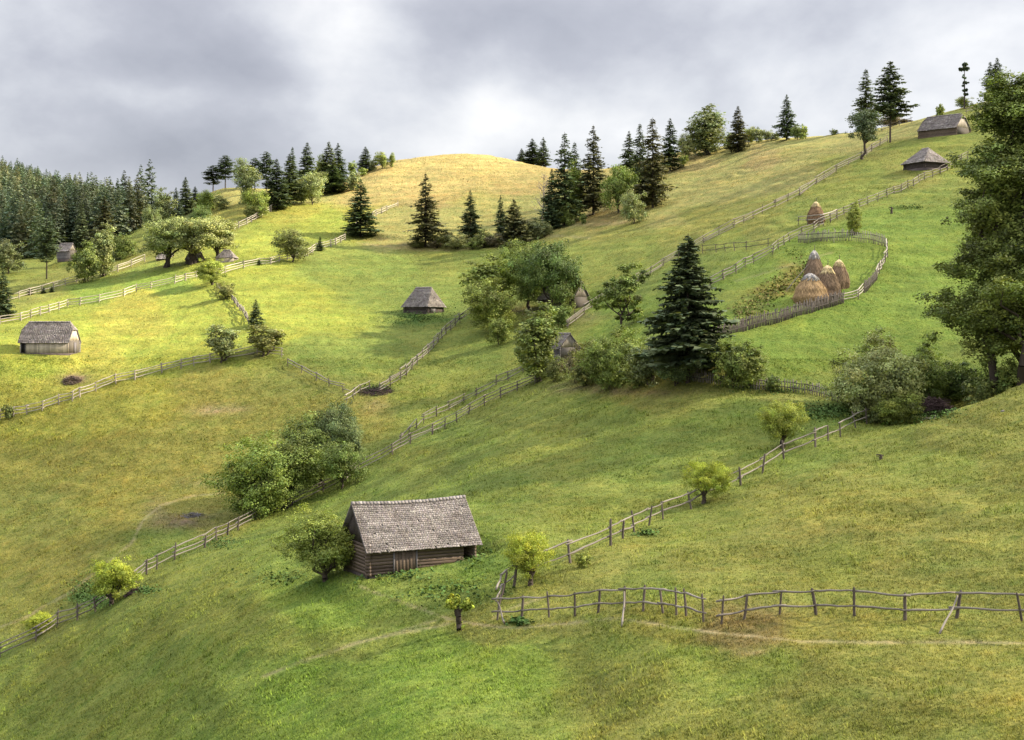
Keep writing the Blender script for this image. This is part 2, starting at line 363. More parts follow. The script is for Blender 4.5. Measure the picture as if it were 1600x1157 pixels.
def proto_spruce(name, seed, rad, clear, nw, nb, ns, droop=.25, top=1., ragged=.12, gaps=0., power=.85, trunk_r=.011, lowround=.08, rows=2, wid=.5):
    """height 1"""
    rng = rs(seed); P = []; A = []; Ls = []; Nm = []; T = []
    for i in range(nw):
        f0 = (i+rng.uniform(0, .6))/nw
        for b in range(nb):
            if rng.rand() < gaps: continue
            f = min(.995, max(0, f0+rng.normal(0, .55)/nw)); z = clear+(1-clear)*f**.92*.985
            L0 = rad*(1-f)**power*(min(1, (f+lowround)/(lowround*2.2)) if lowround else 1)*(1+.13*math.sin(f*23+seed)+.1*math.sin(f*57+seed*2))+.008
            az = rng.uniform(0, 2*math.pi); L = L0*rng.uniform(1-ragged*2.5, 1+ragged)
            hd = np.array([math.cos(az), math.sin(az), 0]); side = np.array([-hd[1], hd[0], 0])
            bt = rng.normal(1, .13)
            m = max(3, int(ns*(.35+.65*L/rad)))
            for s in range(m):
                t = (s+rng.uniform(.2, 1))/m
                zz = z+L*(.10*t-droop*2*t*t+droop*1.1*t**3.5)
                base = hd*L*t+np.array([0, 0, zz])
                sl = (wid*L*(1-.55*t)+.010)*rng.uniform(.7, 1.2)*(.45 if t < .25 else 1)
                for sd in ((-1, 1) if rows == 2 else (rng.choice((-1, 1)),)):
                    d = hd*.75+side*sd*rng.uniform(.4, 1.)+np.array([0, 0, -.15+rng.normal(0, .18)])
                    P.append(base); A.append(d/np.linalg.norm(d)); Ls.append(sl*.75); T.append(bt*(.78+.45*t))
                    Nm.append([rng.normal(0, .35), rng.normal(0, .35), 1.])
                # hanging twig
                d = hd*.35+np.array([0, 0, -1.])+side*rng.normal(0, .3)
                P.append(base); A.append(d/np.linalg.norm(d)); Ls.append(sl*.5); T.append(bt*.8); Nm.append(hd+rng.normal(0, .4, 3))
    P = np.array(P); A = np.array(A); Ls = np.array(Ls)[:, None]; Nm = np.array(Nm, float); T = np.array(T)
    S = np.cross(A, Nm); S /= np.linalg.norm(S, axis=1)[:, None]+1e-9; n = len(P)
    wv = Ls*.30+.003
    V = np.stack([P, P+A*Ls*.45+S*wv, P+A*Ls, P+A*Ls*.45-S*wv], 1).reshape(-1, 3)
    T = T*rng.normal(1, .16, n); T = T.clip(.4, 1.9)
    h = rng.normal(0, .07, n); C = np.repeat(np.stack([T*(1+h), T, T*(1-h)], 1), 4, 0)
    if top < 1: pass
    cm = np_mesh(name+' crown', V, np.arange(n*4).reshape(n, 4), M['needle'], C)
    segs = [((0, 0, -.04), (0, 0, .3), trunk_r, trunk_r*.75), ((0, 0, .3), (0, 0, .7), trunk_r*.75, trunk_r*.4), ((0, 0, .7), (0, 0, 1.), trunk_r*.4, trunk_r*.08)]
    if clear > .15:
        for i in range(14):
            z = rng.uniform(.1, clear+.1); az = rng.uniform(0, 6.28); l = rng.uniform(.015, .05)
            segs.append(((0, 0, z), (math.cos(az)*l, math.sin(az)*l, z-.01), trunk_r*.2, trunk_r*.08))
    tv, tf = tubes(segs, 7)
    tm = np_mesh(name+' trunk', tv, tf, M['bark'], smooth=True)
    w = np.percentile(V[:, 0], 99.5)-np.percentile(V[:, 0], .5)
    PROTO[name] = (cm, tm, 1., w)

proto_spruce('spruce_a', 1, .19, .04, 40, 10, 8)
proto_spruce('spruce_b', 2, .18, .06, 38, 9, 8, droop=.32, ragged=.18, gaps=.05)
proto_spruce('spruce_c', 3, .22, .03, 36, 10, 9, droop=.2, ragged=.16)
proto_spruce('spruce_slim', 4, .16, .05, 42, 9, 7, droop=.38, ragged=.2, gaps=.06, power=.7)
proto_spruce('spruce_tall', 5, .21, .30, 34, 9, 9, droop=.1, ragged=.25, gaps=.1, power=.62)
proto_spruce('spruce_hero', 6, .27, .13, 46, 11, 17, droop=.22, ragged=.14, power=.80, lowround=.05, wid=.42, trunk_r=.014)
proto_spruce('spruce_round', 7, .24, .30, 22, 9, 9, droop=.12, ragged=.12, power=.5, lowround=.35)
proto_spruce('spruce_low', 8, .20, .02, 26, 9, 3, droop=.3, ragged=.2, rows=1, wid=.9)
proto_spruce('spruce_low2', 9, .17, .04, 26, 9, 3, droop=.4, ragged=.25, rows=1, wid=.9)
proto_spruce('spruce_low3', 10, .23, .02, 24, 9, 3, droop=.3, ragged=.2, rows=1, power=.75, wid=.9)
proto_broad('round_a', 11, .95, .10, .44, 16, .48, 6200)
proto_broad('round_b', 12, .85, .05, .47, 18, .44, 6200)
proto_broad('oval', 13, .55, .04, .48, 20, .44, 6600)
proto_broad('column', 14, .42, .0, .50, 24, .42, 6500, low=True, cz=.47)
proto_broad('bushy', 15, 1.15, .0, .50, 18, .36, 5600, low=True, cz=.46, trunks=3, trunk_r=.014)
proto_broad('bushy_b', 16, 1.0, .0, .5, 14, .42, 4600, low=True, cz=.46, trunks=3, trunk_r=.014)
proto_broad('willow', 17, 1.05, .16, .41, 18, .36, 6500, ytop=.75, trunk_r=.035, contrast=.3)
proto_broad('willow_b', 18, .95, .10, .44, 20, .38, 15000, ytop=.75, trunk_r=.04, contrast=.3)
proto_broad('small', 19, .9, .1, .45, 10, .45, 1300, low=True)
proto_broad('small_b', 20, .7, .05, .47, 9, .45, 1100, low=True)
proto_broad('sparse', 21, .95, .12, .43, 15, .34, 3400, trunks=2, contrast=.4, hollow=.3)
proto_broad('dense_hi', 22, .80, .12, .43, 24, .40, 17000, contrast=.38)
proto_broad('dense_hi_b', 23, .95, .12, .43, 24, .38, 18000, contrast=.38)
proto_broad('pair_hi', 24, 1.0, .06, .46, 26, .38, 17000, ytop=.35, trunks=3, trunk_r=.02)
proto_broad('pair_hi_b', 25, .80, .06, .46, 24, .40, 16000, trunks=2, trunk_r=.018)
proto_broad('bush_hi', 26, 1.25, .0, .5, 28, .30, 22000, ytop=.3, low=True, cz=.46, trunks=4, trunk_r=.013)
proto_broad('lop', 27, .75, .14, .43, 0, .3, 9000, contrast=.42, hollow=.35, trunk_r=.02, shape=[
    (.16, 0, .90, .16, .14, .11), (.22, .05, .78, .13, .12, .09), (.0, 0, .68, .17, .15, .12), (-.2, 0, .55, .19, .16, .13), (.05, -.05, .52, .17, .15, .12),
    (-.28, .03, .42, .13, .12, .09), (-.02, .02, .38, .16, .14, .09), (.17, 0, .42, .11, .1, .1), (.2, 0, .28, .13, .12, .1), (.05, .03, .22, .12, .1, .08), (.1, 0, .62, .12, .1, .12)])
proto_broad('goldbush', 28, 1.0, .20, .40, 18, .42, 17000, ytop=.8, trunk_r=.05, contrast=.28)
proto_broad('leaning', 29, .95, .12, .44, 24, .40, 17000, ytop=.5, trunk_r=.035, lean=-.16)
_r = rs(30); _sh = []
for i in range(150):
    z = _r.uniform(.13, .97); w = float(np.interp(z, [.08, .17, .32, .43, .64, .85, 1.], [.15, .24, .235, .215, .185, .12, .03]))
    az = _r.uniform(0, 6.28); q = _r.uniform(.30, .78); _sh.append((math.cos(az)*w*q, math.sin(az)*w*q, z, _r.uniform(.04, .07), _r.uniform(.04, .07), _r.uniform(.03, .05)))
for i in range(10): _sh.append((0, 0, .24+.075*i, .14*(1-.07*i), .14*(1-.07*i), .07))
proto_broad('ball', 31, .62, .33, .33, 20, .45, 6000)
proto_broad('farmwillow', 32, 1.05, .22, .38, 24, .38, 16000, ytop=.35, trunks=2, trunk_r=.03)
proto_broad('big_hi', 30, .62, .16, .42, 0, .3, 170000, trunks=4, trunk_r=.009, shape=_sh, contrast=.42, hollow=.3, ls=1.2)

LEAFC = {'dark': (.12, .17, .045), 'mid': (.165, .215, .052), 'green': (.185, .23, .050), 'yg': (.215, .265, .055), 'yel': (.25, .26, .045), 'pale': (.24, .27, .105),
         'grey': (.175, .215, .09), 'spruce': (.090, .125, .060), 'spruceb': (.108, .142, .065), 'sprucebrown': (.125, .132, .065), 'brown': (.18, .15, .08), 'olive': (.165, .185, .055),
         'gold': (.255, .305, .045), 'far': (.105, .145, .088), 'farl': (.145, .18, .092)}  # far tones lightened and slightly blued: haze put into the forest colour
GRP = {'spruce_tree': 'spruce trees on the hillside', 'broadleaf_tree': 'broadleaf trees among the meadows', 'willow_tree': 'pollard willows along the fences', 'shrub': 'shrubs and bushes on the slopes'}
_tr = rs(99)
def tree(kind, px, base, top, w, col, label, name=None, Y=None, sink=.15, rz=None, cat=None, grp=None):
    """a tree whose foot stands on the ground seen at (px,base) or at distance Y; top/w are its photo extents"""
    if Y is None: Y = hit(px, base)
    g = G(px, Y=Y)
    basepy = HZ-g.z/g.y*F
    H = max((basepy-top)/F*Y, .5)
    cm, tm, zmax, pw = PROTO[kind]
    if name is None:
        name = 'spruce_tree' if 'spruce' in kind else ('willow_tree' if kind in ('willow', 'willow_b', 'goldbush', 'leaning') else ('shrub' if kind in ('bushy', 'bushy_b', 'small', 'small_b', 'bush_hi') else 'broadleaf_tree'))
    root = empty(name, (g.x, g.y, g.z-sink), _tr.uniform(0, 6.28) if rz is None else rz)
    tag(root, label, cat or {'spruce_tree': 'spruce', 'shrub': 'shrub', 'willow_tree': 'willow'}.get(name, 'tree'), grp or GRP.get(name))
    sz = (H+sink)/zmax; sx = (w/F*Y)/pw*(1.1 if 'spruce' not in kind else 1.04) if w else sz
    root.scale = (1, 1, 1)
    for nm, me in (('crown', cm), ('trunk', tm)):
        o = linkmesh(nm, me, root); o.scale = (sx, sx, sz)
        k = _tr.uniform(.88, 1.14)
        if nm == 'crown':
            c = LEAFC[col]; o.color = (c[0]*k*_tr.uniform(.93, 1.07), c[1]*k, c[2]*k, 1)
    return root
# ------------------------------------------------------------------ ground colours (real field colours)
FC = {'g': (.152, .190, .040), 'g2': (.172, .196, .042), 'v': (.145, .200, .035), 'ol': (.205, .195, .044), 'ol2': (.188, .194, .046), 'br': (.20, .155, .055), 'go': (.265, .215, .080),
      'po': (.25, .235, .075), 'lg': (.21, .235, .040), 'fd': (.09, .11, .035), 'y': (.24, .235, .045)}
ZP = '''
0 700 ol;100 720 ol;200 700 ol;300 700 ol;60 800 ol2;200 800 ol;300 790 ol;100 880 ol;30 950 ol2;150 880 ol2;260 850 g;340 820 ol2;400 640 ol;330 640 ol;460 640 ol;500 690 ol2;430 600 ol2;
250 620 y;330 600 ol;30 690 y;120 660 y;
0 1060 g;100 1060 g2;200 980 g2;300 900 g2;420 850 g;500 790 g;300 1040 g;420 980 g2;500 960 v;560 740 g;640 720 g2;700 690 g;820 640 g2;760 760 g;850 700 g2;950 650 g;1000 620 ol2;1050 610 ol2;920 760 g2;1000 720 g;1100 680 g;1200 660 g;1280 655 g;1150 750 g2;880 820 g2;780 860 g;1250 630 ol2;700 910 g;640 930 g;560 1000 g2;
520 1060 v;640 1040 v;700 1020 v;800 1030 v;800 1157 g;600 1157 v;900 1010 g2;1000 1010 g2;880 980 ol2;760 990 ol2;1000 1060 ol2;1100 1040 g2;1200 1050 g2;1300 1050 ol2;1400 1030 ol2;1550 1050 ol2;1250 1100 ol2;1000 1157 ol2;1400 1157 ol2;1600 1100 ol;1500 1000 ol2;1150 985 br;1300 990 ol;1040 980 ol;
900 930 ol2;1000 900 g2;1100 880 ol2;1200 900 ol2;1300 880 g2;1400 900 ol2;1500 880 ol2;1600 900 ol2;950 880 ol2;1100 820 g2;1200 780 ol2;1300 740 ol2;1400 700 g2;1500 680 ol2;1600 640 ol2;1560 720 ol2;1450 780 ol2;1600 800 ol2;1350 820 ol2;1250 840 ol2;1180 860 ol2;1500 730 g2;1280 720 g;1350 680 g2;
560 560 g;480 540 g;600 540 g;640 520 g2;700 470 g;560 460 g;500 420 g;440 440 lg;480 470 lg;440 520 lg;520 500 lg;600 420 g;700 420 g2;760 420 g;620 620 g2;700 590 g2;760 560 g;800 560 g2;660 640 g2;760 600 g2;580 640 ol;590 620 ol2;820 540 g2;
100 500 lg;200 500 y;300 480 lg;350 500 lg;50 580 lg;150 570 y;250 560 lg;330 540 lg;60 610 y;380 540 lg;200 470 y;30 540 lg;
250 440 v;340 430 lg;400 420 lg;150 460 v;80 480 lg;430 395 lg;380 400 lg;480 360 lg;520 345 lg;420 360 lg;500 400 g2;350 390 lg;460 340 y;560 330 y;
100 430 ol2;60 460 ol2;150 410 ol2;200 400 ol2;230 380 ol2;200 370 g2;50 420 g2;120 400 g2;330 360 ol2;350 330 ol;300 350 fd;360 300 po;
620 250 go;700 245 go;780 255 go;840 268 go;600 280 go;700 280 go;800 290 go;560 290 go;660 310 go;760 320 po;620 340 po;700 350 po;560 320 go;640 370 po;760 360 po;830 320 po;860 350 po;480 300 po;540 280 go;820 350 po;
960 360 ol2;1040 340 po;1100 300 po;1180 290 po;1240 270 po;1100 340 ol2;1000 390 g2;1060 370 ol2;900 400 g2;930 430 g2;1020 400 g2;880 380 ol2;1060 280 po;1080 255 go;1150 248 po;1250 230 po;1340 220 po;1200 320 ol2;1180 250 go;1120 280 po;1400 205 po;1300 270 ol2;1050 300 po;950 350 br;
1060 430 g;1100 420 g;980 470 v;1000 450 g;940 520 v;900 510 g2;1150 370 g2;1250 330 g2;1300 300 g2;1180 365 ol2;1350 270 g2;1400 250 ol2;1400 230 g2;1480 225 g2;1350 295 g2;1440 275 ol2;1230 350 g2;1300 330 g2;
1150 440 v;1180 430 v;1250 400 v;1320 400 v;1340 430 v;1300 385 v;1200 480 v;1230 470 v;1120 500 v;1080 520 g;1330 455 v;
1210 460 ol;1235 440 ol;1180 480 g2;1255 425 ol;
1200 540 v;1300 510 v;1400 480 v;1400 430 v;1450 400 v;1480 340 v;1400 340 v;1450 310 g;1500 280 g2;1350 350 v;1450 450 v;1420 520 v;1250 570 v;1130 560 g;1290 590 g;1100 570 ol2;1480 500 v;1550 560 g;1560 400 v;1600 200 g2;1520 220 g2;1540 190 ol2;1600 300 v
'''
zp = [a.split() for a in ZP.replace('\n', '').split(';') if a.strip()]
zx = np.array([float(a[0]) for a in zp]); zy = np.array([float(a[1]) for a in zp]); zc = np.array([FC[a[2]] for a in zp])
def ground_col(px, py):
    out = np.empty((len(px), 3))
    for i in range(0, len(px), 20000):
        A = px[i:i+20000, None]; B = py[i:i+20000, None]
        d = (((A-zx)*.7)**2+((B-zy)*1.5)**2)+60.
        w = d**-3.2; w /= w.sum(1)[:, None]; out[i:i+20000] = w@zc
    return out
# warp the field limits a little so they wander
wx = PY*0+22*fbm(GX/9+3, GY/9, 41, 3); wy = 14*fbm(GX/9, GY/9+7, 44, 3)
GC = ground_col((GP+wx).ravel(), (PY+wy).ravel()).reshape(NI, NJ, 3)
far = ramp(GY, 420, 520)[..., None]*(ramp(430-GP, 0, 60))[..., None]
GC = GC*(1-far)+np.array(FC['fd'])*far
mott = np.exp(.20*fbm(GX/5, GY/7, 51, 4)+.22*fbm(GX/1.5, GY/2, 55, 2)); GC = GC*mott[..., None]
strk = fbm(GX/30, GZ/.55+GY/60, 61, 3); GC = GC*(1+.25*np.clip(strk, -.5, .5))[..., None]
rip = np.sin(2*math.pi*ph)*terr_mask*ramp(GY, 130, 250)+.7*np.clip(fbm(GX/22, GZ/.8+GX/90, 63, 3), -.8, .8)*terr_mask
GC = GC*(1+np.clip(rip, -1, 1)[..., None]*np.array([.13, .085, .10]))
# worn, rough and darker patches of the meadow: (px,py,radius x,radius y,colour,amount)
PATCH = [(285, 815, 50, 14, (.17, .13, .08), .75), (240, 800, 18, 26, (.22, .19, .09), .6), (330, 755, 70, 8, (.2, .18, .08), .4), (340, 640, 45, 8, (.33, .25, .13), .7), (115, 592, 20, 9, (.22, .15, .09), .9),
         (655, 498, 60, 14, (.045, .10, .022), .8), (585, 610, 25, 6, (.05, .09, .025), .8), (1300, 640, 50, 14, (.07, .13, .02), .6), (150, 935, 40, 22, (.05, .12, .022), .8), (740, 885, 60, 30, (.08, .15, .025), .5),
         (1040, 565, 60, 22, (.16, .14, .05), .5), (1100, 562, 45, 12, (.20, .15, .06), .6), (980, 612, 130, 8, (.17, .13, .06), .6), (500, 915, 60, 16, (.07, .13, .02), .6), (585, 633, 28, 14, (.28, .23, .1), .6),
         (1170, 1020, 30, 6, (.30, .23, .12), .7), (1480, 1005, 60, 6, (.13, .1, .06), .6), (1530, 760, 120, 14, (.10, .115, .035), .5), (1330, 830, 160, 16, (.13, .125, .04), .3), (810, 345, 40, 5, (.14, .12, .05), .5),
         (650, 383, 60, 5, (.09, .08, .04), .7), (590, 373, 40, 4, (.09, .08, .04), .6), (920, 605, 60, 8, (.10, .08, .05), .6), (405, 555, 30, 10, (.10, .09, .04), .6), (880, 495, 60, 10, (.15, .12, .07), .6), (800, 482, 50, 8, (.15, .11, .07), .6)]
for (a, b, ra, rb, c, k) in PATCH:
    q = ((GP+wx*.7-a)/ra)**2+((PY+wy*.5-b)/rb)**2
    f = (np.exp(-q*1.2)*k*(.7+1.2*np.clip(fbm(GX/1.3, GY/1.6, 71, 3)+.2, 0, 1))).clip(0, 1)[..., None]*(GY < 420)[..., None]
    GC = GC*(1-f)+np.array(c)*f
# trodden tracks: ground colour along polylines, with ragged edges
TRACK = [([(410, 1058), (470, 1035), (540, 1010), (600, 994), (655, 985), (700, 975)], 3., .6), ([(560, 915), (590, 928), (640, 945), (680, 960), (720, 972), (770, 978)], 2.4, .6),
         ([(740, 976), (800, 982), (880, 975), (960, 966), (1020, 974), (1060, 982), (1150, 992), (1250, 1002), (1400, 1004), (1500, 1004), (1600, 1006)], 2.8, .62),
         ([(0, 980), (40, 965), (110, 925), (160, 885), (205, 850), (222, 815), (250, 790), (300, 775), (350, 770)], 2.2, .55), ([(845, 935), (800, 950), (770, 965)], 2.4, .5),
         ([(600, 995), (680, 970)], 2.5, .4), ([(1150, 440), (1200, 425), (1300, 395)], 2., .3), ([(800, 610), (700, 655), (640, 686)], 2., .25), ([(920, 372), (860, 368), (780, 384), (700, 392), (640, 390), (560, 380)], 2.2, .4),
         ([(880, 352), (960, 350), (1000, 340)], 3, .35)]
TM = np.zeros(GP.shape)
for pts, wdt, k in TRACK:
    best = np.full(GP.shape, 1e9)
    for (x0, y0), (x1, y1) in zip(pts, pts[1:]):
        dx, dy = x1-x0, y1-y0; t = (((GP-x0)*dx+(PY-y0)*dy)/(dx*dx+dy*dy)).clip(0, 1)
        best = np.minimum(best, np.hypot(GP-x0-t*dx, (PY-y0-t*dy)*1.3))
    best = best+3.5*fbm(GX/1.2, GY/1.2, 81, 3)
    f = (np.exp(-(best/wdt).clip(0)**2)*k*(GY < 420))[..., None]
    TM = np.maximum(TM, f[..., 0]*(1 if k > .45 else .6)); GC = GC*(1-f)+np.array((.32, .265, .14))*f
GC = GC*np.array([1.03, 1.04, 1.08])
GC = GC.clip(.01, .6)
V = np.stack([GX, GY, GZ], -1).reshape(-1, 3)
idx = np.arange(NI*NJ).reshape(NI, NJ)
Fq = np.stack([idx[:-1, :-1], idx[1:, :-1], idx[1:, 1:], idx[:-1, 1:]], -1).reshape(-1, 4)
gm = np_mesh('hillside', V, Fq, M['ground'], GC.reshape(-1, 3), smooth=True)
o = linkmesh('hillside', gm); tag(o, kind='structure')

# ------------------------------------------------------------------ grass tufts (real blades over the nearer slopes)
def scatter_px(n, x0, x1, y0, y1, rng):
    px = rng.uniform(x0, x1, n); py = rng.uniform(y0, y1, n)
    ii, fx = _cell(px); Y = np.empty(n)
    order = np.argsort(ii); lt = glY
    u, st = np.unique(ii[order], return_index=True); st = list(st)+[n]
    for a, b, i in zip(st[:-1], st[1:], u):
        s = order[a:b]; e = ENV[i]; Y[s] = np.exp(np.interp(-py[s], -e, lt))
    return px, Y
def colat(px, Y):
    i, fx = _cell(px); l = np.log(Y); j = np.clip(np.searchsorted(glY, l), 0, NJ-1); return GC[i, j]
def tufts(name, n, box, hmin, hmax, rng, tint=(1.2, 1.15, 1.), blades=3, acc=None):
    px, Y = scatter_px(n, *box, rng)
    X = (px-800)/F*Y
    if True:
        i_, _f = _cell(px); j_ = np.clip(np.searchsorted(glY, np.log(Y)), 0, NJ-1)
        k = acc(X, Y, px) if acc is not None else np.ones(n, bool); k &= TM[i_, j_]*1.6 < rng.rand(n); px, Y, X = px[k], Y[k], X[k]; n = len(px)
    Z = zat(px, Y); base = np.stack([X, Y, Z-.02], 1)
    cl = colat(px, Y)*np.array(tint)*rng.normal(1, .13, (n, 1)).clip(.5, 1.7)
    Vs = []; Cs = []
    for b in range(blades):
        az = rng.uniform(0, 6.28, n); h = rng.uniform(hmin, hmax, n)*(.6+Y/140.); wd = h*.28
        ln = rng.uniform(.3, 1.1, n)*h
        d = np.stack([np.cos(az), np.sin(az), 0*az], 1); s = np.stack([-np.sin(az), np.cos(az), 0*az], 1)
        off = rng.normal(0, .5, (n, 1))*h[:, None]*s
        p0 = base+off-s*wd[:, None]*.5; p1 = base+off+s*wd[:, None]*.5; p2 = base+off+d*ln[:, None]; p2[:, 2] += h
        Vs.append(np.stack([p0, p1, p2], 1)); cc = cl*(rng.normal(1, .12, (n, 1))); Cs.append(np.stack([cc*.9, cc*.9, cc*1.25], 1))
    V = np.concatenate(Vs).reshape(-1, 3); C = np.concatenate(Cs).reshape(-1, 3)
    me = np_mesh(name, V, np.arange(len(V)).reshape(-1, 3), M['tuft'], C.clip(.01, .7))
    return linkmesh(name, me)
def clumpy(X, Y, px): return (fbm(X/2.2, Y/2.2, 91, 3)+rs(5).uniform(-.5, .5, len(X))) > .0
def sparse_mask(X, Y, px): return (fbm(X/2.2, Y/2.2, 91, 3)+rs(5).uniform(-.5, .5, len(X))) > -.35
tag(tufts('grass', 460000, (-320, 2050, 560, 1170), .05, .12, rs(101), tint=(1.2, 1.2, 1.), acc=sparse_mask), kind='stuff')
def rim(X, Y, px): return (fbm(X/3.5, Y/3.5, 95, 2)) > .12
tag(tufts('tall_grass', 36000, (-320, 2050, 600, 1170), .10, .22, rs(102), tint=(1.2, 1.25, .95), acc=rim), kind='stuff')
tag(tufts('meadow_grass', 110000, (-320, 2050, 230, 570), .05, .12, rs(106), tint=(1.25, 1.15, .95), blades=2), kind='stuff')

# broad-leaved weeds: nettle and dock patches
def weeds(cx, cy, rx, ry, n, h, rng):
    n = int(n*2.2); h = h*.7; px = rng.normal(cx, rx, n); py = rng.normal(cy, ry, n); Y = np.array([hit(a, b) for a, b in zip(px, py)])
    X = (px-800)/F*Y; Z = zat(px, Y)
    P = np.stack([X, Y, Z+rng.uniform(0, h, n)], 1); N_ = rng.normal(0, .5, (n, 3))+[0, 0, 1.]; N_ /= np.linalg.norm(N_, axis=1)[:, None]
    V, Fq = quads(P, N_, .17, rng, 1.3); t = rng.normal(1, .25, (n, 1)).clip(.5, 1.6); C = np.repeat(np.array([(.085, .145, .04)])*t, 4, 0); return V, Fq, C
wr = rs(103); W = [weeds(650, 497, 28, 6, 500, .6, wr), weeds(135, 930, 14, 12, 420, .6, wr), (weeds(225, 925, 10, 3, 120, .5, wr)), weeds(585, 609, 14, 3, 250, .5, wr), weeds(1290, 645, 34, 7, 600, .5, wr), weeds(610, 900, 30, 5, 120, .3, wr),
     weeds(730, 870, 20, 8, 100, .25, wr), weeds(810, 974, 8, 2.5, 90, .3, wr), weeds(1010, 835, 10, 3, 60, .3, wr), weeds(345, 850, 16, 6, 150, .4, wr), weeds(200, 560, 60, 18, 90, .3, wr), weeds(700, 925, 40, 10, 120, .25, wr), weeds(1230, 610, 40, 4, 160, .4, wr), weeds(440, 905, 25, 8, 100, .3, wr),
     weeds(1450, 650, 22, 4, 380, .8, wr), weeds(1390, 658, 30, 4, 260, .6, wr), weeds(590, 372, 30, 2, 120, .6, wr), weeds(1240, 395, 14, 5, 60, .3, wr), weeds(1420, 325, 12, 2, 80, .4, wr), weeds(50, 520, 24, 3, 80, .5, wr)]
v, f, c = cat(W); o = linkmesh('weeds', np_mesh('weeds', v, f, M['tuft'], c)); tag(o, kind='stuff')
# potato and maize strip
rg = rs(104); n = 1300; px = rg.uniform(0, 1, n); s = rg.normal(0, .5, n); cx = 1150+px*125+s*14; cy = 497-px*88+s*13
Y = np.array([hit(a, b) for a, b in zip(cx, cy)]); P = np.stack([(cx-800)/F*Y, Y, zat(cx, Y)+rg.uniform(0, .2, n)], 1)
N_ = rg.normal(0, .6, (n, 3))+[0, 0, .7]; N_ /= np.linalg.norm(N_, axis=1)[:, None]; v, f = quads(P, N_, .19, rg, 2.2)
pal = np.array([(.15, .20, .045), (.13, .19, .045), (.24, .22, .08), (.20, .17, .07)]); c = np.repeat(pal[rg.choice(4, n, p=(.25, .25, .25, .25))]*rg.normal(1, .2, (n, 1)).clip(.5, 1.5), 4, 0)
o = linkmesh('crop_foliage', np_mesh('crop_foliage', v, f, M['tuft'], c)); tag(o, kind='stuff')
# ------------------------------------------------------------------ trees
T = tree
# conifers
T('spruce_hero', 1075, 598, 365, 126, 'spruce', 'large dark spruce towering over the hedge below the picket enclosure', sink=.3)
T('spruce_a', 563, 370, 279, 52, 'spruce', 'single dark spruce at the corner of the rail fence under the golden hill')
T('spruce_b', 665, 386, 270, 50, 'sprucebrown', 'slender brownish spruce, tallest at the foot of the golden hill')
T('spruce_c', 735, 376, 296, 33, 'spruce', 'medium dark spruce between the brownish spruce and the dry shrubs')
T('spruce_b', 782, 375, 304, 22, 'spruce', 'thin spruce close behind the wide shaggy one on the terrace edge')
T('spruce_c', 803, 384, 310, 48, 'sprucebrown', 'wide shaggy spruce standing on the terrace edge above the leafy grove')
T('spruce_a', 815, 262, 232, 18, 'spruce', 'smallest of the three spruces on the skyline right of the golden hill', Y=425)
T('spruce_c', 832, 262, 216, 32, 'spruce', 'broad spruce in the middle of the skyline trio beside the golden hill', Y=420)
T('spruce_b', 849, 265, 214, 24, 'spruceb', 'slim spruce at the right end of the skyline trio beside the golden hill', Y=415)
T('spruce_slim', 882, 352, 206, 50, 'spruceb', 'tall narrow spruce beside the bare dead tree')
T('spruce_slim', 898, 340, 221, 34, 'spruce', 'narrow spruce between two taller ones left of the round maple', Y=322)
T('spruce_c', 862, 356, 262, 34, 'spruce', 'short dark spruce right behind the bare dead tree', Y=300)
T('spruce_b', 927, 336, 195, 52, 'sprucebrown', 'tall ragged spruce with its trunk showing, left of the round maple')
T('spruce_b', 983, 300, 204, 36, 'spruce', 'slim blue green spruce rising behind the round maple', Y=335)
T('spruce_slim', 1000, 305, 192, 34, 'spruce', 'narrow spruce squeezed between the blue green one and the tallest of its clump', Y=325)
T('spruce_slim', 1020, 325, 183, 54, 'sprucebrown', 'tallest and densest spruce right of the round maple')
T('spruce_b', 1047, 268, 184, 38, 'spruce', 'dark spruce with a short bare trunk at the right end of the clump')
T('spruce_c', 1010, 322, 250, 40, 'spruce', 'low spreading spruce at the foot of the dense clump', Y=298)
T('spruce_a', 1153, 238, 165, 33, 'sprucebrown', 'conical spruce with a clear stem beside the tall oval poplar on the ridge')
T('spruce_b', 1229, 219, 147, 32, 'spruce', 'lone pointed spruce in the middle of the long ridge')
T('spruce_slim', 1353, 206, 107, 40, 'spruceb', 'tall ragged spruce behind the ball shaped tree on the ridge', Y=328)
T('spruce_tall', 1391, 223, 95, 58, 'spruceb', 'tallest ridge spruce with a long bare pale trunk')
T('spruce_slim', 1547, 166, 96, 26, 'spruce', 'thinner of the two spruces on the skyline beyond the upper barn', Y=300)
T('spruce_c', 1558, 162, 89, 34, 'spruceb', 'fuller of the two spruces on the skyline beyond the upper barn', Y=296)
T('spruce_round', 333, 300, 258, 30, 'spruce', 'dark spruce leaning over the left skyline gap beside the taller one', Y=392)
T('spruce_round', 352, 298, 242, 30, 'spruce', 'round topped spruce on a bare trunk above the left skyline gap', Y=390)
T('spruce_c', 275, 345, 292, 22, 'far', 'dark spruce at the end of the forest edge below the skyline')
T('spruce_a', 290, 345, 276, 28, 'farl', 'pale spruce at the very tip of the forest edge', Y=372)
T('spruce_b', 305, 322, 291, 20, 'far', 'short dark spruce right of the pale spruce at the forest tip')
T('spruce_round', 398, 300, 246, 26, 'spruce', 'dark flat topped pine behind the pale birch on the left ridge', Y=386)
T('spruce_round', 416, 298, 236, 26, 'spruce', 'second dark pine on the left ridge, higher than its neighbour', Y=384)
T('spruce_c', 432, 327, 247, 46, 'spruce', 'broad dark spruce above the corner of the pale fence on the left ridge')
T('spruce_b', 452, 320, 240, 42, 'spruceb', 'spruce pressed against the broad dark one on the left ridge')
T('spruce_slim', 457, 300, 229, 22, 'spruce', 'thin pointed spruce tip standing out on the left ridge', Y=372)
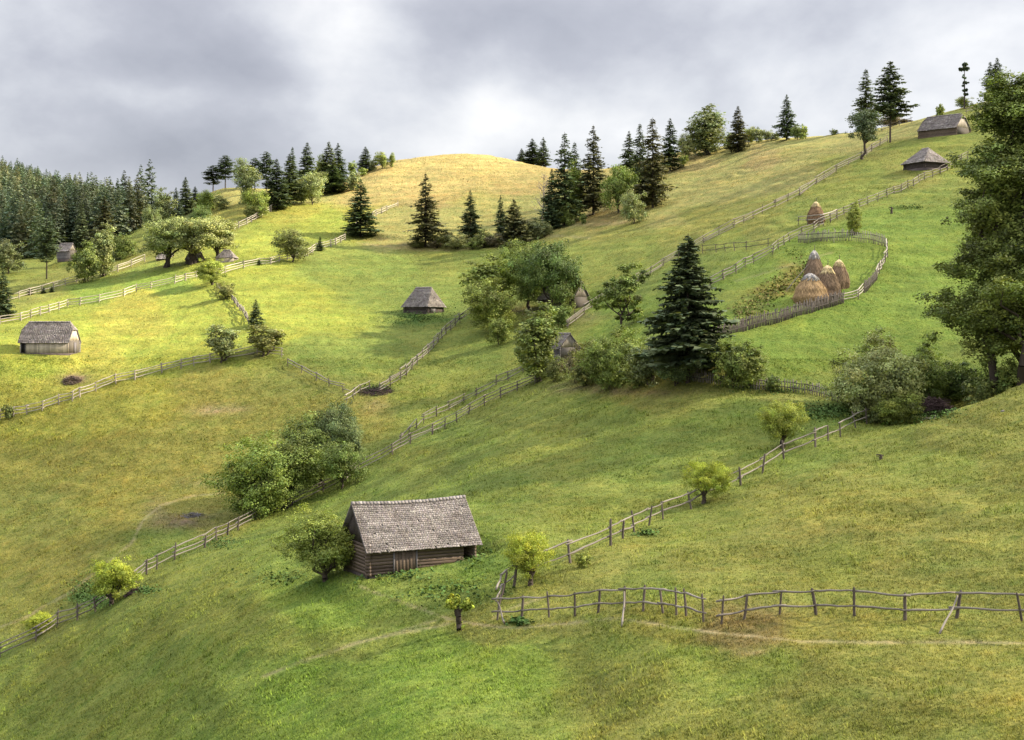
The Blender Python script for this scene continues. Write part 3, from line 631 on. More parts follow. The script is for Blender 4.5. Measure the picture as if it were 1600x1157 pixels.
T('spruce_a', 480, 293, 222, 36, 'spruce', 'pointed spruce in the middle of the left ridge')
T('spruce_c', 514, 296, 220, 38, 'spruceb', 'tall twin pointed spruce of the left ridge, left one of the pair')
T('spruce_b', 528, 292, 223, 32, 'spruce', 'tall spruce of the left ridge touching the twin pointed one')
T('spruce_c', 520, 298, 256, 44, 'spruce', 'low wide spruce under the two tall ones of the left ridge', Y=372)
T('spruce_a', 571, 262, 229, 27, 'spruce', 'solitary dark spruce on the skyline left of the golden hill', Y=400)
T('spruce_round', 73, 436, 341, 36, 'spruceb', 'dark spruce with ragged round base beside the grey hut of the forest edge')
T('spruce_b', 163, 378, 306, 42, 'sprucebrown', 'large brownish spruce standing out from the forest behind the pale birch', Y=345)
T('spruce_a', 127, 374, 308, 24, 'farl', 'lighter narrow spruce at the forest edge left of the large brownish one', Y=350)
T('spruce_c', 5, 497, 420, 36, 'spruceb', 'spruce cut by the left picture edge above the pale rail fence')
T('spruce_c', 400, 510, 467, 24, 'spruceb', 'small young spruce behind the dark crooked shrub')
T('spruce_a', 500, 392, 369, 11, 'spruce', 'tiny spruce beside the rail fence right of the round shrub')
T('spruce_c', 405, 415, 405, 8, 'spruce', 'tiniest conifer on the fence left of the round shrub')
T('spruce_c', 47, 461, 450, 11, 'spruce', 'young spruce sapling by the left field fence, first of three')
T('spruce_a', 68, 459, 449, 9, 'spruce', 'young spruce sapling by the left field fence, middle of three')
T('spruce_c', 81, 457, 447, 8, 'spruce', 'young spruce sapling by the left field fence, smallest of three')
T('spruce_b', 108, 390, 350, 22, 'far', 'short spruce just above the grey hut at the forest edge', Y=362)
# the stripped spruce with tufted head on the skyline
def stripped():
    Y = 300; g = G(1507, Y=Y); H = (HZ-g.z/Y*F-96)/F*Y
    r = empty('spruce_tree', (g.x, g.y, g.z-.1)); tag(r, 'odd lopped spruce, a bare pole with a tufted head and small tufts below', 'spruce', GRP['spruce_tree'])
    rng = rs(55); bl = [(0, 0, .93, .05, .05, .06), (-.085, 0, .85, .06, .05, .035), (.07, 0, .86, .05, .05, .035), (0, 0, .85, .07, .05, .04), (0, 0, .66, .05, .05, .02), (.03, 0, .56, .06, .05, .03), (-.02, 0, .5, .04, .04, .02), (0.03, 0, .40, .06, .05, .03), (.02, 0, .32, .06, .05, .02), (-.01, 0, .72, .04, .04, .015)]
    v, f, c = crown(rng, bl, 2600, .026, hollow=.2); o = linkmesh('crown', np_mesh('lopped crown', v*H, f, M['needle'], c), r); o.color = (*LEAFC['spruce'], 1)
    tv, tf = tubes([((0, 0, 0), (0, 0, .5), .017, .013), ((0, 0, .5), (0, 0, 1.0), .013, .003)]); linkmesh('trunk', np_mesh('lopped trunk', tv*H, tf, M['bark'], smooth=True), r)
stripped()
# leafless dead tree
def dead():
    g = G(849, 351); H = (351-274)/F*g.y; r = empty('dead_tree', (g.x, g.y, g.z-.1)); tag(r, 'bare dead tree with pale leafless branches beside the tall spruces', 'dead tree')
    rng = rs(56); s = limb(rng, (0, 0, 0), (.02, 0, 1), .017, .003, 7, .03); tv, tf = tubes(s); linkmesh('trunk', np_mesh('dead trunk', tv*H, tf, M['deadbark'], smooth=True), r)
    b = []
    for i in range(46):
        z = rng.uniform(.18, .95); az = rng.uniform(0, 6.28); l = .26*(1.1-z)+.04; p = np.array([.02*z, 0, z]); q = p+np.array([math.cos(az)*l, math.sin(az)*l, l*rng.uniform(.5, 1.3)])
        b += limb(rng, p, q, .006, .002, 3, .06)
        for k in range(3):
            m = p+(q-p)*rng.uniform(.4, .9); b.append((m, m+rng.normal(0, .04, 3)+[0, 0, .04], .0025, .001))
    tv, tf = tubes(b, 4); linkmesh('branches', np_mesh('dead branches', tv*H, tf, M['deadbark']), r)
dead()
# leafy grove in the middle
T('column', 760, 500, 400, 50, 'green', 'tall slim tree at the left end of the central grove')
T('dense_hi', 772, 522, 434, 68, 'green', 'bushy tree in front of the grove with foliage nearly to the ground')
T('round_b', 779, 540, 493, 34, 'green', 'small rounded tree at the very foot of the central grove')
T('dense_hi_b', 795, 480, 386, 64, 'green', 'light topped tree of the central grove with a thin visible trunk')
T('dense_hi', 827, 484, 376, 72, 'mid', 'tall middle tree of the central grove above the dark log house', sink=.2)
T('dense_hi_b', 865, 492, 376, 84, 'dark', 'dark broad tree overhanging the roof of the hidden log house')
T('round_a', 884, 486, 408, 44, 'mid', 'low leafy tree brushing the gable of the hidden log house')
T('round_b', 873, 514, 474, 32, 'mid', 'small round tree standing alone above the little shed')
T('column', 838, 598, 474, 54, 'mid', 'tall shaggy columnar bush left of the little shed', name='broadleaf_tree')
T('column', 824, 575, 500, 36, 'mid', 'shorter shaggy bush leaning on the tall columnar one', name='broadleaf_tree')
T('lop', 970, 516, 412, 76, 'mid', 'crooked open tree with separate leaf masses left of the large spruce', rz=0.)
T('bushy', 868, 596, 557, 30, 'olive', 'yellowish shrub right in front of the little shed')
T('bushy_b', 900, 598, 536, 38, 'brown', 'reddish brown shrub right of the little shed')
T('bushy', 930, 599, 530, 56, 'olive', 'pale olive hedge shrub between the brown shrub and the big dark one')
T('bush_hi', 964, 601, 512, 88, 'mid', 'largest shrub of the hedge, dark with a rounded top')
T('bushy_b', 1018, 600, 528, 60, 'grey', 'greyish shrub at the left foot of the large spruce')
T('bushy', 1060, 600, 548, 60, 'grey', 'grey green shrub hugging the trunk of the large spruce')
T('small', 1000, 603, 570, 46, 'mid', 'low shrub closing the gap in the hedge before the large spruce')
T('bushy_b', 912, 603, 566, 40, 'olive', 'low fringe shrub below the brown shrub of the hedge')
T('bushy', 1146, 606, 530, 52, 'green', 'light green rounded shrub on the paling fence right of the large spruce')
T('column', 1172, 608, 534, 34, 'mid', 'dark upright shrub joined to the light rounded one on the paling fence', name='shrub')
T('small', 1207, 612, 586, 26, 'dark', 'small dark shrub on the paling fence')
T('bush_hi', 1372, 656, 518, 136, 'pale', 'huge silvery willow bush at the end of the near rail fence')
T('bush_hi', 1442, 628, 538, 96, 'mid', 'dark right shoulder of the huge willow bush thicket')
T('bush_hi', 1394, 662, 598, 86, 'green', 'bright green front bush of the thicket beside the brush pile')
T('bushy', 1340, 640, 572, 60, 'mid', 'left flank bush of the thicket above the rail fence end')
T('bushy_b', 1508, 628, 566, 60, 'dark', 'dark shrub between the brush pile and the big tree')
T('bushy', 1558, 606, 560, 56, 'mid', 'shrub at the foot of the big tree on the near crest', Y=130)
T('small', 1532, 618, 590, 40, 'olive', 'low olive shrub in the shade of the big tree', Y=128)
T('bushy', 1600, 600, 556, 60, 'mid', 'shrub cut by the right picture edge under the big tree', Y=128)
T('bushy_b', 1486, 624, 588, 46, 'mid', 'low shrub behind the dark twigs of the brush pile')
T('big_hi', 1604, 598, 118, 214, 'mid', 'very big many stemmed tree filling the right picture edge', Y=130, rz=2.7)
# yellow topped willows
T('goldbush', 1225, 700, 627, 66, 'yg', 'round yellow topped willow on a dark trunk behind the near rail fence')
T('goldbush', 1100, 786, 721, 60, 'gold', 'small bright willow with a split crown halfway down the near fence')
T('goldbush', 826, 916, 832, 70, 'gold', 'yellow brush headed willow at the lower end of the near fence')
T('willow_b', 176, 944, 873, 72, 'gold', 'yellow domed willow bush on the lower left fence')
T('willow_b', 62, 992, 957, 42, 'gold', 'small yellow willow bush near the lower left picture corner')
T('leaning', 508, 908, 794, 104, 'green', 'leaning green tree with a yellowish top beside the big barn', rz=0.)
T('pair_hi', 398, 808, 680, 104, 'green', 'broad light green willow with a dark low trunk on the long fence')
T('pair_hi_b', 450, 792, 682, 80, 'green', 'light green willow overlapping the broad one on its right')
T('dense_hi', 498, 762, 640, 82, 'mid', 'dark dense tree behind the long fence, centre of its clump')
T('dense_hi_b', 533, 748, 628, 64, 'grey', 'grey green tree at the right end of the dark clump on the long fence')
T('round_b', 470, 712, 664, 44, 'yg', 'yellowish tree top showing between the willows and the dark clump')
T('round_a', 535, 764, 690, 60, 'mid', 'low dark tree filling the right foot of the dark clump')
# pollard
def pollard():
    g = G(718, 985); s = g.y/F; H = (985-926)*s; r = empty('willow_tree', (g.x, g.y, g.z-.1)); tag(r, 'stubby pollard with a bare knobbly trunk and two yellow tufts', 'willow', GRP['willow_tree'])
    rng = rs(57); W = 50*s
    bl = [(-.24*W, 0, .80*H, .22*W, .2*W, .17*H), (-.1*W, 0, .86*H, .18*W, .2*W, .12*H), (.2*W, 0, .72*H, .19*W, .2*W, .13*H), (.38*W, 0, .76*H, .12*W, .15*W, .1*H), (-.4*W, 0, .66*H, .1*W, .12*W, .12*H), (.1*W, 0, .18*H, .12*W, .12*W, .1*H)]
    v, f, c = crown(rng, bl, 2600, .10, ytop=.5, hollow=.25); o = linkmesh('crown', np_mesh('pollard crown', v, f, M['leaf'], c), r); o.color = (*LEAFC['gold'], 1)
    tv, tf = tubes(limb(rng, (.05*W, 0, 0), (-.05*W, 0, .5*H), .1*W, .09*W, 5, .05)+limb(rng, (-.05*W, 0, .48*H), (-.2*W, 0, .75*H), .08*W, .03*W)+limb(rng, (-.05*W, 0, .48*H), (.18*W, 0, .68*H), .05*W, .02*W)+limb(rng, (-.05*W, 0, .45*H), (-.1*W, 0, .64*H), .1*W, .09*W), 7)
    linkmesh('trunk', np_mesh('pollard trunk', tv, tf, M['bark'], smooth=True), r)
pollard()
# left side
T('sparse', 346, 566, 508, 54, 'pale', 'thin see through tree on the fence bend above the olive meadow')
T('sparse', 412, 556, 508, 62, 'olive', 'dark crooked shrub like tree right of the see through one')
T('round_a', 458, 410, 359, 54, 'olive', 'round tree on the rail fence between the sunny and the shaded meadow')
T('farmwillow', 262, 418, 341, 70, 'pale', 'sunlit spreading willow on two trunks at the left of the farmstead')
T('farmwillow', 305, 412, 338, 76, 'pale', 'sunlit willow crown spreading over the farmstead roof')
T('farmwillow', 340, 405, 345, 50, 'pale', 'right end willow of the sunlit row at the farmstead')
T('willow_b', 330, 446, 405, 46, 'yg', 'yellow green bush on the fence in front of the farmstead')
T('bushy', 352, 468, 440, 26, 'olive', 'low bush at the head of the old broken fence')
T('bushy_b', 134, 441, 378, 46, 'mid', 'dark leafy tree in the left field below the forest', name='broadleaf_tree')
T('column', 161, 432, 350, 26, 'pale', 'pale birch in the left field with a thin white stem')
T('bushy', 193, 404, 366, 34, 'mid', 'dark green shrub right of the pale birch')
T('bushy', 175, 408, 384, 24, 'grey', 'low grey green shrub joining the birch and the dark green shrub')
T('round_b', 12, 428, 376, 44, 'grey', 'greyish round tree at the left picture edge under the forest')
T('column', 257, 362, 294, 24, 'pale', 'sunlit birch at the end of the forest', Y=352)
T('round_b', 240, 372, 322, 26, 'pale', 'pale leafy tree left of the sunlit birch')
T('round_a', 312, 345, 320, 32, 'dark', 'dark round tree behind the farmstead willows', Y=322)
T('round_b', 326, 330, 298, 32, 'yg', 'yellow green tree under the left skyline gap')
T('oval', 345, 328, 306, 22, 'pale', 'small pale shrub on the slope under the left skyline gap')
T('oval', 384, 318, 248, 34, 'pale', 'tall pale birch at the left end of the ridge trees')
T('round_b', 402, 340, 296, 36, 'yg', 'yellow green tree at the top of the pale fence')
T('bushy', 395, 342, 322, 24, 'olive', 'low shrub at the foot of the yellow green tree on the pale fence')
T('round_a', 488, 320, 268, 42, 'pale', 'pale leafy tree before the pointed ridge spruces')
T('oval', 502, 300, 241, 18, 'yg', 'light birch between the ridge spruces', Y=380)
T('round_b', 472, 318, 280, 26, 'pale', 'small pale tree left of the larger leafy one on the left ridge')
T('small', 551, 272, 252, 14, 'green', 'small shrub on the skyline left of the solitary spruce')
T('round_a', 597, 260, 238, 22, 'yg', 'round bush on the skyline at the start of the golden hill', Y=396)
T('oval', 612, 257, 239, 10, 'green', 'thin bush on the skyline, last before the golden hill', Y=396)
T('small', 583, 262, 250, 14, 'grey', 'low shrub between the solitary spruce and the round skyline bush', Y=397)
T('small', 552, 298, 268, 22, 'grey', 'greyish shrub on the golden slope above the fence corner spruce')
T('small_b', 566, 276, 262, 14, 'yg', 'tiny yellow shrub on the golden slope')
for i, (a, b, t, w, c, l) in enumerate([(697, 386, 358, 34, 'olive', 'dry shrub immediately right of the slender brownish spruce'), (716, 389, 366, 34, 'pale', 'pale shrub left of the medium dark spruce'), (757, 388, 358, 30, 'olive', 'shrub between the medium spruce and the thin one'),
    (772, 386, 366, 30, 'brown', 'brownish shrub at the foot of the thin spruce'), (835, 374, 340, 34, 'grey', 'greyish shrub right of the wide shaggy spruce'), (848, 370, 346, 26, 'pale', 'pale low shrub below the bare dead tree'), (740, 390, 372, 22, 'mid', 'lowest shrub under the medium dark spruce'),
    (652, 388, 374, 22, 'olive', 'little shrub left of the slender brownish spruce'), (683, 388, 372, 24, 'brown', 'brown undergrowth shrub touching the slender spruce')]):
    T('bushy' if i % 2 else 'bushy_b', a, b, t, w, c, l)
T('round_a', 966, 333, 257, 52, 'green', 'round maple like tree between the tall spruces of the ridge')
T('round_b', 990, 350, 298, 36, 'pale', 'light green sapling tree in front of the tall spruces')
T('small', 912, 350, 334, 10, 'mid', 'tiny shrub on the grass before the ragged spruce')
T('column', 900, 345, 250, 20, 'yg', 'yellowish slender tree between the two tall spruces', Y=306)
T('bushy', 868, 356, 322, 30, 'mid', 'shrub at the foot of the bare dead tree')
T('bushy', 886, 353, 318, 34, 'mid', 'leafy undergrowth below the tall narrow spruce')
T('column', 1101, 243, 165, 50, 'grey', 'tall egg shaped poplar on the ridge', name='broadleaf_tree')
T('oval', 1071, 252, 210, 24, 'pale', 'small pale tree left of the egg shaped poplar')
T('small', 1068, 258, 242, 12, 'yg', 'tiny shrub under the small pale tree on the ridge')
for i, (a, b, t, w, c, l) in enumerate([(1138, 238, 205, 20, 'grey', 'grey shrub behind the conical ridge spruce'), (1170, 232, 198, 22, 'yg', 'yellowish bush right of the conical ridge spruce'), (1186, 229, 200, 18, 'grey', 'greyish bush in the ridge hedge, left of the twin bushes'),
    (1200, 227, 203, 16, 'pale', 'pale twin bush in the ridge hedge'), (1213, 225, 207, 14, 'grey', 'low bush left of the lone pointed spruce'), (1246, 221, 197, 18, 'mid', 'round bush right of the lone pointed spruce'), (1256, 219, 195, 14, 'yg', 'yellowish bush at the right end of the ridge hedge')]):
    T('round_b' if i % 2 else 'small', a, b, t, w, c, l, name='shrub', Y=hit(a, crest(a)+4)+2)
T('small', 1304, 214, 202, 12, 'mid', 'tiny lone shrub on the bare part of the ridge', Y=325)
T('ball', 1349, 249, 172, 46, 'spruce', 'ball shaped conifer on a thin clear trunk by the upper fence', name='spruce_tree')
T('small_b', 1470, 184, 163, 15, 'yg', 'little round tree peeping over the upper barn roof', Y=290)
T('round_b', 1507, 176, 152, 24, 'yg', 'yellowish bush at the foot of the lopped spruce', Y=302)
T('bushy', 1392, 202, 180, 34, 'brown', 'brownish scrub behind the tallest ridge spruce', Y=330)
T('bushy_b', 1412, 195, 186, 24, 'brown', 'low reddish scrub on the skyline left of the upper barn', Y=325)
T('column', 1334, 368, 315, 19, 'yg', 'slim young yellow green tree behind the haystack enclosure')
T('small_b', 12, 656, 632, 15, 'olive', 'small dry bush growing in the sunny rail fence')
T('small', 910, 882, 862, 20, 'yg', 'small yellowish sprig under the near rail fence', Y=84)

# distant spruce forest
fr = rs(200); kept = []; protos = ['spruce_low', 'spruce_low2', 'spruce_low3']; tries = 0; cand = []
for i in range(26000):
    px = fr.uniform(-30, 262); py = fr.uniform(258, 405)
    low = 402 if px < 60 else (404-(px-60)*.28 if px < 200 else 365-(px-200)*.55)
    hi = max(crest(px)+1, 286+.0*px)
    if py > low+fr.normal(0, 2): continue
    if py < crest(px)+.5: continue
    Y = hit(px, py)
    if Y < 350-px*.1: continue
    cand.append((px, py, Y))
sel = []
for c in cand:
    ok = True
    for s in sel:
        d = math.hypot((c[0]-s[0]), (c[1]-s[1])*2.1)
        if d < (8.6 if len(sel) < 9999 else 7): ok = False; break
    if ok: sel.append(c)
sel.sort(key=lambda c: c[2])
print('forest', len(sel))
def fhei(px, Y, g):
    top = np.interp(px, [-450, 0, 50, 100, 150, 200, 262], [215, 233, 252, 272, 284, 291, 301])+fr.uniform(0, 9)
    return max(5, min(fr.uniform(10.5, 16), (HZ-top)/F*Y-g.z))
def forest_obj(c, i):
    px, py, Y = c; g = G(px, Y=Y); H = fr.uniform(13, 20)*(1 if Y > 420 else .9)
    cm, tm, z, w = PROTO[protos[i % 3]]
    o = bpy.data.objects.new('spruce_tree', cm); COL.objects.link(o); o.location = (g.x, g.y, g.z-.3); o.rotation_euler = (0, 0, fr.uniform(0, 6.28))
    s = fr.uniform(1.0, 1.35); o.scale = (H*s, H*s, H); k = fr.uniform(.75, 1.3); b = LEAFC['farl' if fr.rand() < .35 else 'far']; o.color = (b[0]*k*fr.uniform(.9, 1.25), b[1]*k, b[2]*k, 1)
    return o
for i, c in enumerate(sel[:280]):
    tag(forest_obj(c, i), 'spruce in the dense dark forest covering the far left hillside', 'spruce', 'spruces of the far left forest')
# the wood running on beyond what the photo separates: one mass
PV = []; PF = []; PC = []; kk = 0
lowm = PROTO['spruce_low'][0]; n = len(lowm.vertices); lv = np.empty(n*3, np.float32); lowm.vertices.foreach_get('co', lv); lv = lv.reshape(-1, 3)
lc = np.empty(n*4, np.float32); lowm.color_attributes['Col'].data.foreach_get('color', lc); lc = lc.reshape(-1, 4)[:, :3]
rest = [(c[0], c[2]) for c in sel[280:]]
for i in range(220):
    px = fr.uniform(-420, -35); rest.append((px, fr.uniform(400, 680)))
for i in range(130):
    px = fr.uniform(-20, 262); rest.append((px, hit(px, crest(px)+1)+fr.uniform(-5, 40)))
for px, Y in rest:
    g = G(px, Y=Y); H = fhei(px, Y, g); a = fr.uniform(0, 6.28); ca_, sa = math.cos(a)*H*1.15, math.sin(a)*H*1.15
    v = np.stack([lv[:, 0]*ca_-lv[:, 1]*sa+g.x, lv[:, 0]*sa+lv[:, 1]*ca_+g.y, lv[:, 2]*H+g.z-.3], 1); PV.append(v); PF.append(np.arange(n).reshape(-1, 4)+kk); PC.append(lc*fr.uniform(.75, 1.3)); kk += n
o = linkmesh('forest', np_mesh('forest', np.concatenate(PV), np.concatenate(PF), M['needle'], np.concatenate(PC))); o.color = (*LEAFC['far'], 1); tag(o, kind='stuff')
# ------------------------------------------------------------------ solid builder
class MB:
    def __init__(s): s.V = []; s.F = []; s.C = []; s.k = 0
    def hexa(s, P, tint=1.):
        P = np.array(P, float); s.V.append(P); k = s.k
        s.F += [(k, k+3, k+2, k+1), (k+4, k+5, k+6, k+7), (k, k+1, k+5, k+4), (k+1, k+2, k+6, k+5), (k+2, k+3, k+7, k+6), (k+3, k, k+4, k+7)]
        t = np.array(tint, float)*np.ones(3); s.C.append(np.tile(t, (8, 1))); s.k += 8
    def box(s, c, d, tint=1., rz=0., rx=0., ry=0.):
        x, y, z = np.array(d)/2.; P = np.array([(-x, -y, -z), (x, -y, -z), (x, y, -z), (-x, y, -z), (-x, -y, z), (x, -y, z), (x, y, z), (-x, y, z)])
        if rx or ry or rz: P = P@np.array((Matrix.Rotation(rz, 3, 'Z')@Matrix.Rotation(ry, 3, 'Y')@Matrix.Rotation(rx, 3, 'X')).transposed())
        s.hexa(P+np.array(c), tint)
    def add(s, V, F_, tint=1.):
        s.V.append(V); s.F += [tuple(int(i)+s.k for i in f) for f in F_]; s.C.append(np.ones((len(V), 3))*np.array(tint)); s.k += len(V)
    def build(s, name, mat, parent=None, smooth=False):
        me = np_mesh(name, np.concatenate(s.V), np.array(s.F), mat, np.concatenate(s.C), smooth); return linkmesh(name, me, parent)
BR = rs(300)
def shingle_plane(mb, A, B, C_, D_, course, width, vary=.16):
    A, B, C_, D_ = [np.array(p, float) for p in (A, B, C_, D_)]
    up_ = (D_+C_)/2-(A+B)/2; Ls = np.linalg.norm(up_); n = max(1, int(round(Ls/course)))
    u = (B-A)/np.linalg.norm(B-A); v = up_-u*np.dot(up_, u); v /= np.linalg.norm(v); nn = np.cross(u, v)
    if nn[2] < 0: nn = -nn
    # sheathing below
    t = .05
    for q in range(8):
        a0, b0, c0, d0 = A+(B-A)*q/8, A+(B-A)*(q+1)/8, D_+(C_-D_)*(q+1)/8, D_+(C_-D_)*q/8
        mb.hexa([a0-nn*t, b0-nn*t, c0-nn*t, d0-nn*t, a0-nn*.01, b0-nn*.01, c0-nn*.01, d0-nn*.01], .5)
    for i in range(n):
        a = A+(D_-A)*i/n; b = B+(C_-B)*i/n; a2 = A+(D_-A)*min(1, (i+1.25)/n); b2 = B+(C_-B)*min(1, (i+1.25)/n)
        W_ = np.linalg.norm(b-a); 
        if W_ < .05: continue
        m = max(1, int(round(W_/width))); cuts = np.concatenate([[0], (np.arange(1, m)+BR.uniform(-.25, .25, m-1))/m, [1]])
        rowt = BR.normal(1, .09)
        for q0, q1 in zip(cuts[:-1], cuts[1:]):
            g = .004/W_; q0_, q1_ = q0+g, q1-g
            if BR.rand() < .012: continue
            dn = -v*BR.uniform(0, .05)*(1 if BR.rand() < .8 else 2.)
            p0 = a+(b-a)*q0_+dn; p1 = a+(b-a)*q1_+dn; r1 = a2+(b2-a2)*q1_; r0 = a2+(b2-a2)*q0_
            lo = nn*(.042+BR.uniform(0, .022)); th = nn*.026
            tt = rowt*BR.normal(1, vary*.9)*(1.35 if BR.rand() < .07 else 1)*(1+.6*float(vnoise((p0[0]+9)*.9, (p0[2]+p0[1])*1.3, 55)))
            tint = np.array([tt, tt*BR.normal(.985, .02), tt*BR.normal(.97, .03)]).clip(.45, 1.9)
            mb.hexa([p0+lo-th, p1+lo-th, r1, r0, p0+lo, p1+lo, r1+nn*.012, r0+nn*.012], tint)
def hut(name, label, loc, yaw, L, W, wh, rh, style='gable', ridge=.5, t1=1., ov=.4, ovx=.3, logs='log', gmat='plank', course=.22, sw=.2, foot=1.2, door=None, extra=None, vert=False, sag=0., cat_='hut', gtint=1.):
    r = empty(name, loc, yaw); tag(r, label, cat_)
    yw = W/2+ov; XL = L/2+ovx; ez = wh-ov*rh/(W/2); rz = wh+rh+.06; t = t1 if style != 'gable' else 1.
    xr = XL if style == 'gable' else XL*ridge
    mb = MB(); sc = ez
    for sy in (-1, 1):
        E = [(-XL, sy*yw, ez), (XL, sy*yw, ez)]
        yt = yw*(1-t); zt = ez+(rz-ez)*t
        if t > 0: shingle_plane(mb, E[0], E[1], (XL, sy*yt, zt), (-XL, sy*yt, zt), course, sw)
        if t < 1: shingle_plane(mb, (-XL, sy*yt, zt), (XL, sy*yt, zt), (xr, 0, rz), (-xr, 0, rz), course, sw)
    if t < 1:
        yt = yw*(1-t); zt = ez+(rz-ez)*t
        for sx in (-1, 1): shingle_plane(mb, (sx*XL, -yt, zt), (sx*XL, yt, zt), (sx*xr, .0, rz), (sx*xr, .0, rz), course, sw)
    # ridge capping, uneven
    n = max(2, int(2*xr/.25))
    for i in range(n):
        x = -xr+(i+.5)*2*xr/n
        for sy in (-1, 1): mb.box((x, sy*.075, rz+.03+BR.uniform(-.01, .03)), (2*xr/n*.94, .22, .03), BR.normal(1, .15), rx=-sy*math.atan2(rz-ez, yw))
    if sag:
        for a in mb.V: a[:, 2] -= sag*np.cos(a[:, 0]/XL*math.pi/2)*((a[:, 2]-ez)/(rz-ez)).clip(0, 1)
    mb.build('roof', M['shingle'], r)
    # walls
    def wall(p0, p1, h0, h1, mat, vert, part='wall', tint=1.):
        m = MB(); p0 = np.array(p0, float); p1 = np.array(p1, float); d = p1-p0; l = np.linalg.norm(d); a = math.atan2(d[1], d[0])
        if vert:
            n = int(l/.2)
            for i in range(n):
                c = p0+d*(i+.5)/n; m.box((c[0], c[1], (h0+h1)/2+BR.uniform(-.03, .0)), (l/n*.93, .05+BR.uniform(0, .02), h1-h0), tint*BR.normal(1, .15), rz=a)
            c = (p0+p1)/2; nrm = np.array([-d[1], d[0]])/l; m.box((c[0]+nrm[0]*.05, c[1]+nrm[1]*.05, (h0+h1)/2), (l*.99, .02, h1-h0-.06), .25, rz=a)
        else:
            n = max(1, int(round((h1-h0)/.21))); hh = (h1-h0)/n
            for i in range(n):
                c = (p0+p1)/2; e = .16+BR.uniform(0, .12); m.box((c[0], c[1], h0+(i+.5)*hh+(.0)), (l+2*e, .15, hh*.88), tint*BR.normal(1, .17), rz=a+BR.normal(0, .002), ry=BR.normal(0, .003))
            c = (p0+p1)/2; m.box((c[0], c[1], (h0+h1)/2), (l-.1, .07, h1-h0-.04), .22, rz=a)
        m.build(part, M[mat], r)
    xs, ys = L/2, W/2; x1 = xs-(extra or 0)
    fm = gmat if vert else logs
    wall((-xs, -ys), (x1, -ys), -.0, wh-.02, fm, vert)
    wall((-xs, ys), (xs, ys), -.0, wh-.02, logs, False)
    for sx in (-1, 1):
        wall((sx*xs, ys-.09), (sx*xs, -ys+.09), 0., wh-.02, gmat if (vert or gmat == 'plankpale') else logs, vert or gmat == 'plankpale', tint=gtint)
        if style != 'hip':
            m = MB(); n = int(W/.2); 
            for i in range(n):
                y = -ys+(i+.5)*W/n; h = min(rh*(1-abs(y)/ys), (rh*t if t < 1 else 9))-.04
                if h > .05: m.box((sx*(xs+.02), y, wh+h/2), (.05, W/n*.94, h), gtint*BR.normal(1, .15))
            m.build('gable', M[gmat], r)
    m = MB()
    for sy in (-1, 1): m.box((0, sy*ys, -foot/2-.02), (L+.06, .2, foot), .9)
    for sx in (-1, 1): m.box((sx*xs, 0, -foot/2-.022), (.2, W-.24, foot), .9)
    m.build('footing', M['log'], r)
    if extra:   # open bay at the right end of the front, deep and dark inside
        m = MB(); m.box((x1, -ys*.4, wh/2-.02), (.12, ys*1.1, wh-.1), .8); m.build('inner_wall', M[logs], r)
        m = MB(); m.box((xs, -ys, wh/2), (.16, .16, wh)); m.build('corner_post', M['post'], r)
    if door:
        for (side, pos, dw, dh, dm) in door:
            m = MB()
            if side == 'f':
                for q in range(6): m.box((pos-dw/2+dw*(q+.5)/6, -ys-.10, dh/2+.04), (dw/6*.94, .06, dh-BR.uniform(0, .05)), BR.normal(1, .15))
            elif side == 'g': m.box((xs+.10, pos, dh/2), (.06, dw, dh), 1.)
            elif side == 'gh': m.box((xs+.07, pos, wh+rh*.35), (.06, dw, dh), 1.)
            d_ = m.build('door', M[dm], r)
            for s_ in (-1, 1):
                m = MB()
                if side == 'f': m.box((pos+s_*(dw/2+.05), -ys-.12, dh/2), (.09, .1, dh+.1), .8)
                else: m.box((xs+.12, pos+s_*(dw/2+.05), dh/2 if side == 'g' else wh+rh*.35), (.1, .09, dh+.1), .8)
                m.build('door_jamb', M['plank'], d_)
    return r
def corner_loc(px, py, yaw, L, W, dz=0., Y=None):
    g = G(px, py) if Y is None else G(px, Y=Y); c = Vector((g.x, g.y, 0))+Matrix.Rotation(yaw, 3, 'Z')@Vector((L/2, W/2, 0)); 
    z = (HZ-py)/F*g.y
    return (c.x, c.y, z+dz)
def H(name, label, px, py, yaw, L, W, wh, rh, dz=0., Y=None, **k):
    yw = R(yaw); return hut(name, label, corner_loc(px, py, yw, L, W, dz, Y), yw, L, W, wh, rh, **k)
H('log_barn', 'large dark log barn with a long grey shingle roof in the foreground meadow', 577, 901, 27, 7.5, 4.6, 2.0, 2.4, Y=90.5, ov=.42, ovx=.38, logs='logbrown', gmat='log', course=.175, sw=.115, extra=1.1, sag=.14, door=[('f', -1.3, 1.5, 1.45, 'logbrown')], cat_='barn', foot=.9)
H('plank_barn', 'grey plank barn with a pale sunlit gable in the sunny meadow at the left', 31, 552, -2, 7.5, 4.8, 1.95, 2.75, style='halfhip', t1=.62, ridge=.82, ov=.35, ovx=.25, gmat='plankpale', logs='plank', vert=True, course=.26, sw=.28, door=[('f', -3.2, .55, 1.7, 'dark'), ('g', .3, .8, 1.6, 'plank')], cat_='barn')
H('log_hut', 'small square log hut with a steep hipped roof alone in the middle meadow', 632, 489, -34, 4.8, 4.4, 1.5, 2.7, style='hip', t1=0., ridge=.6, ov=.45, ovx=.45, logs='log', course=.25, sw=.26, door=[('g', -.6, 1.2, 1.1, 'plank')])
H('plank_barn', 'long weathered barn with pale gable on the upper right skyline slope', 1436, 217, -44, 7.6, 5.6, 1.7, 2.6, style='halfhip', t1=.74, ridge=.88, ov=.35, ovx=.25, logs='logbrown', gmat='plankpale', course=.3, sw=.3, gtint=1.05, cat_='barn', foot=2.)
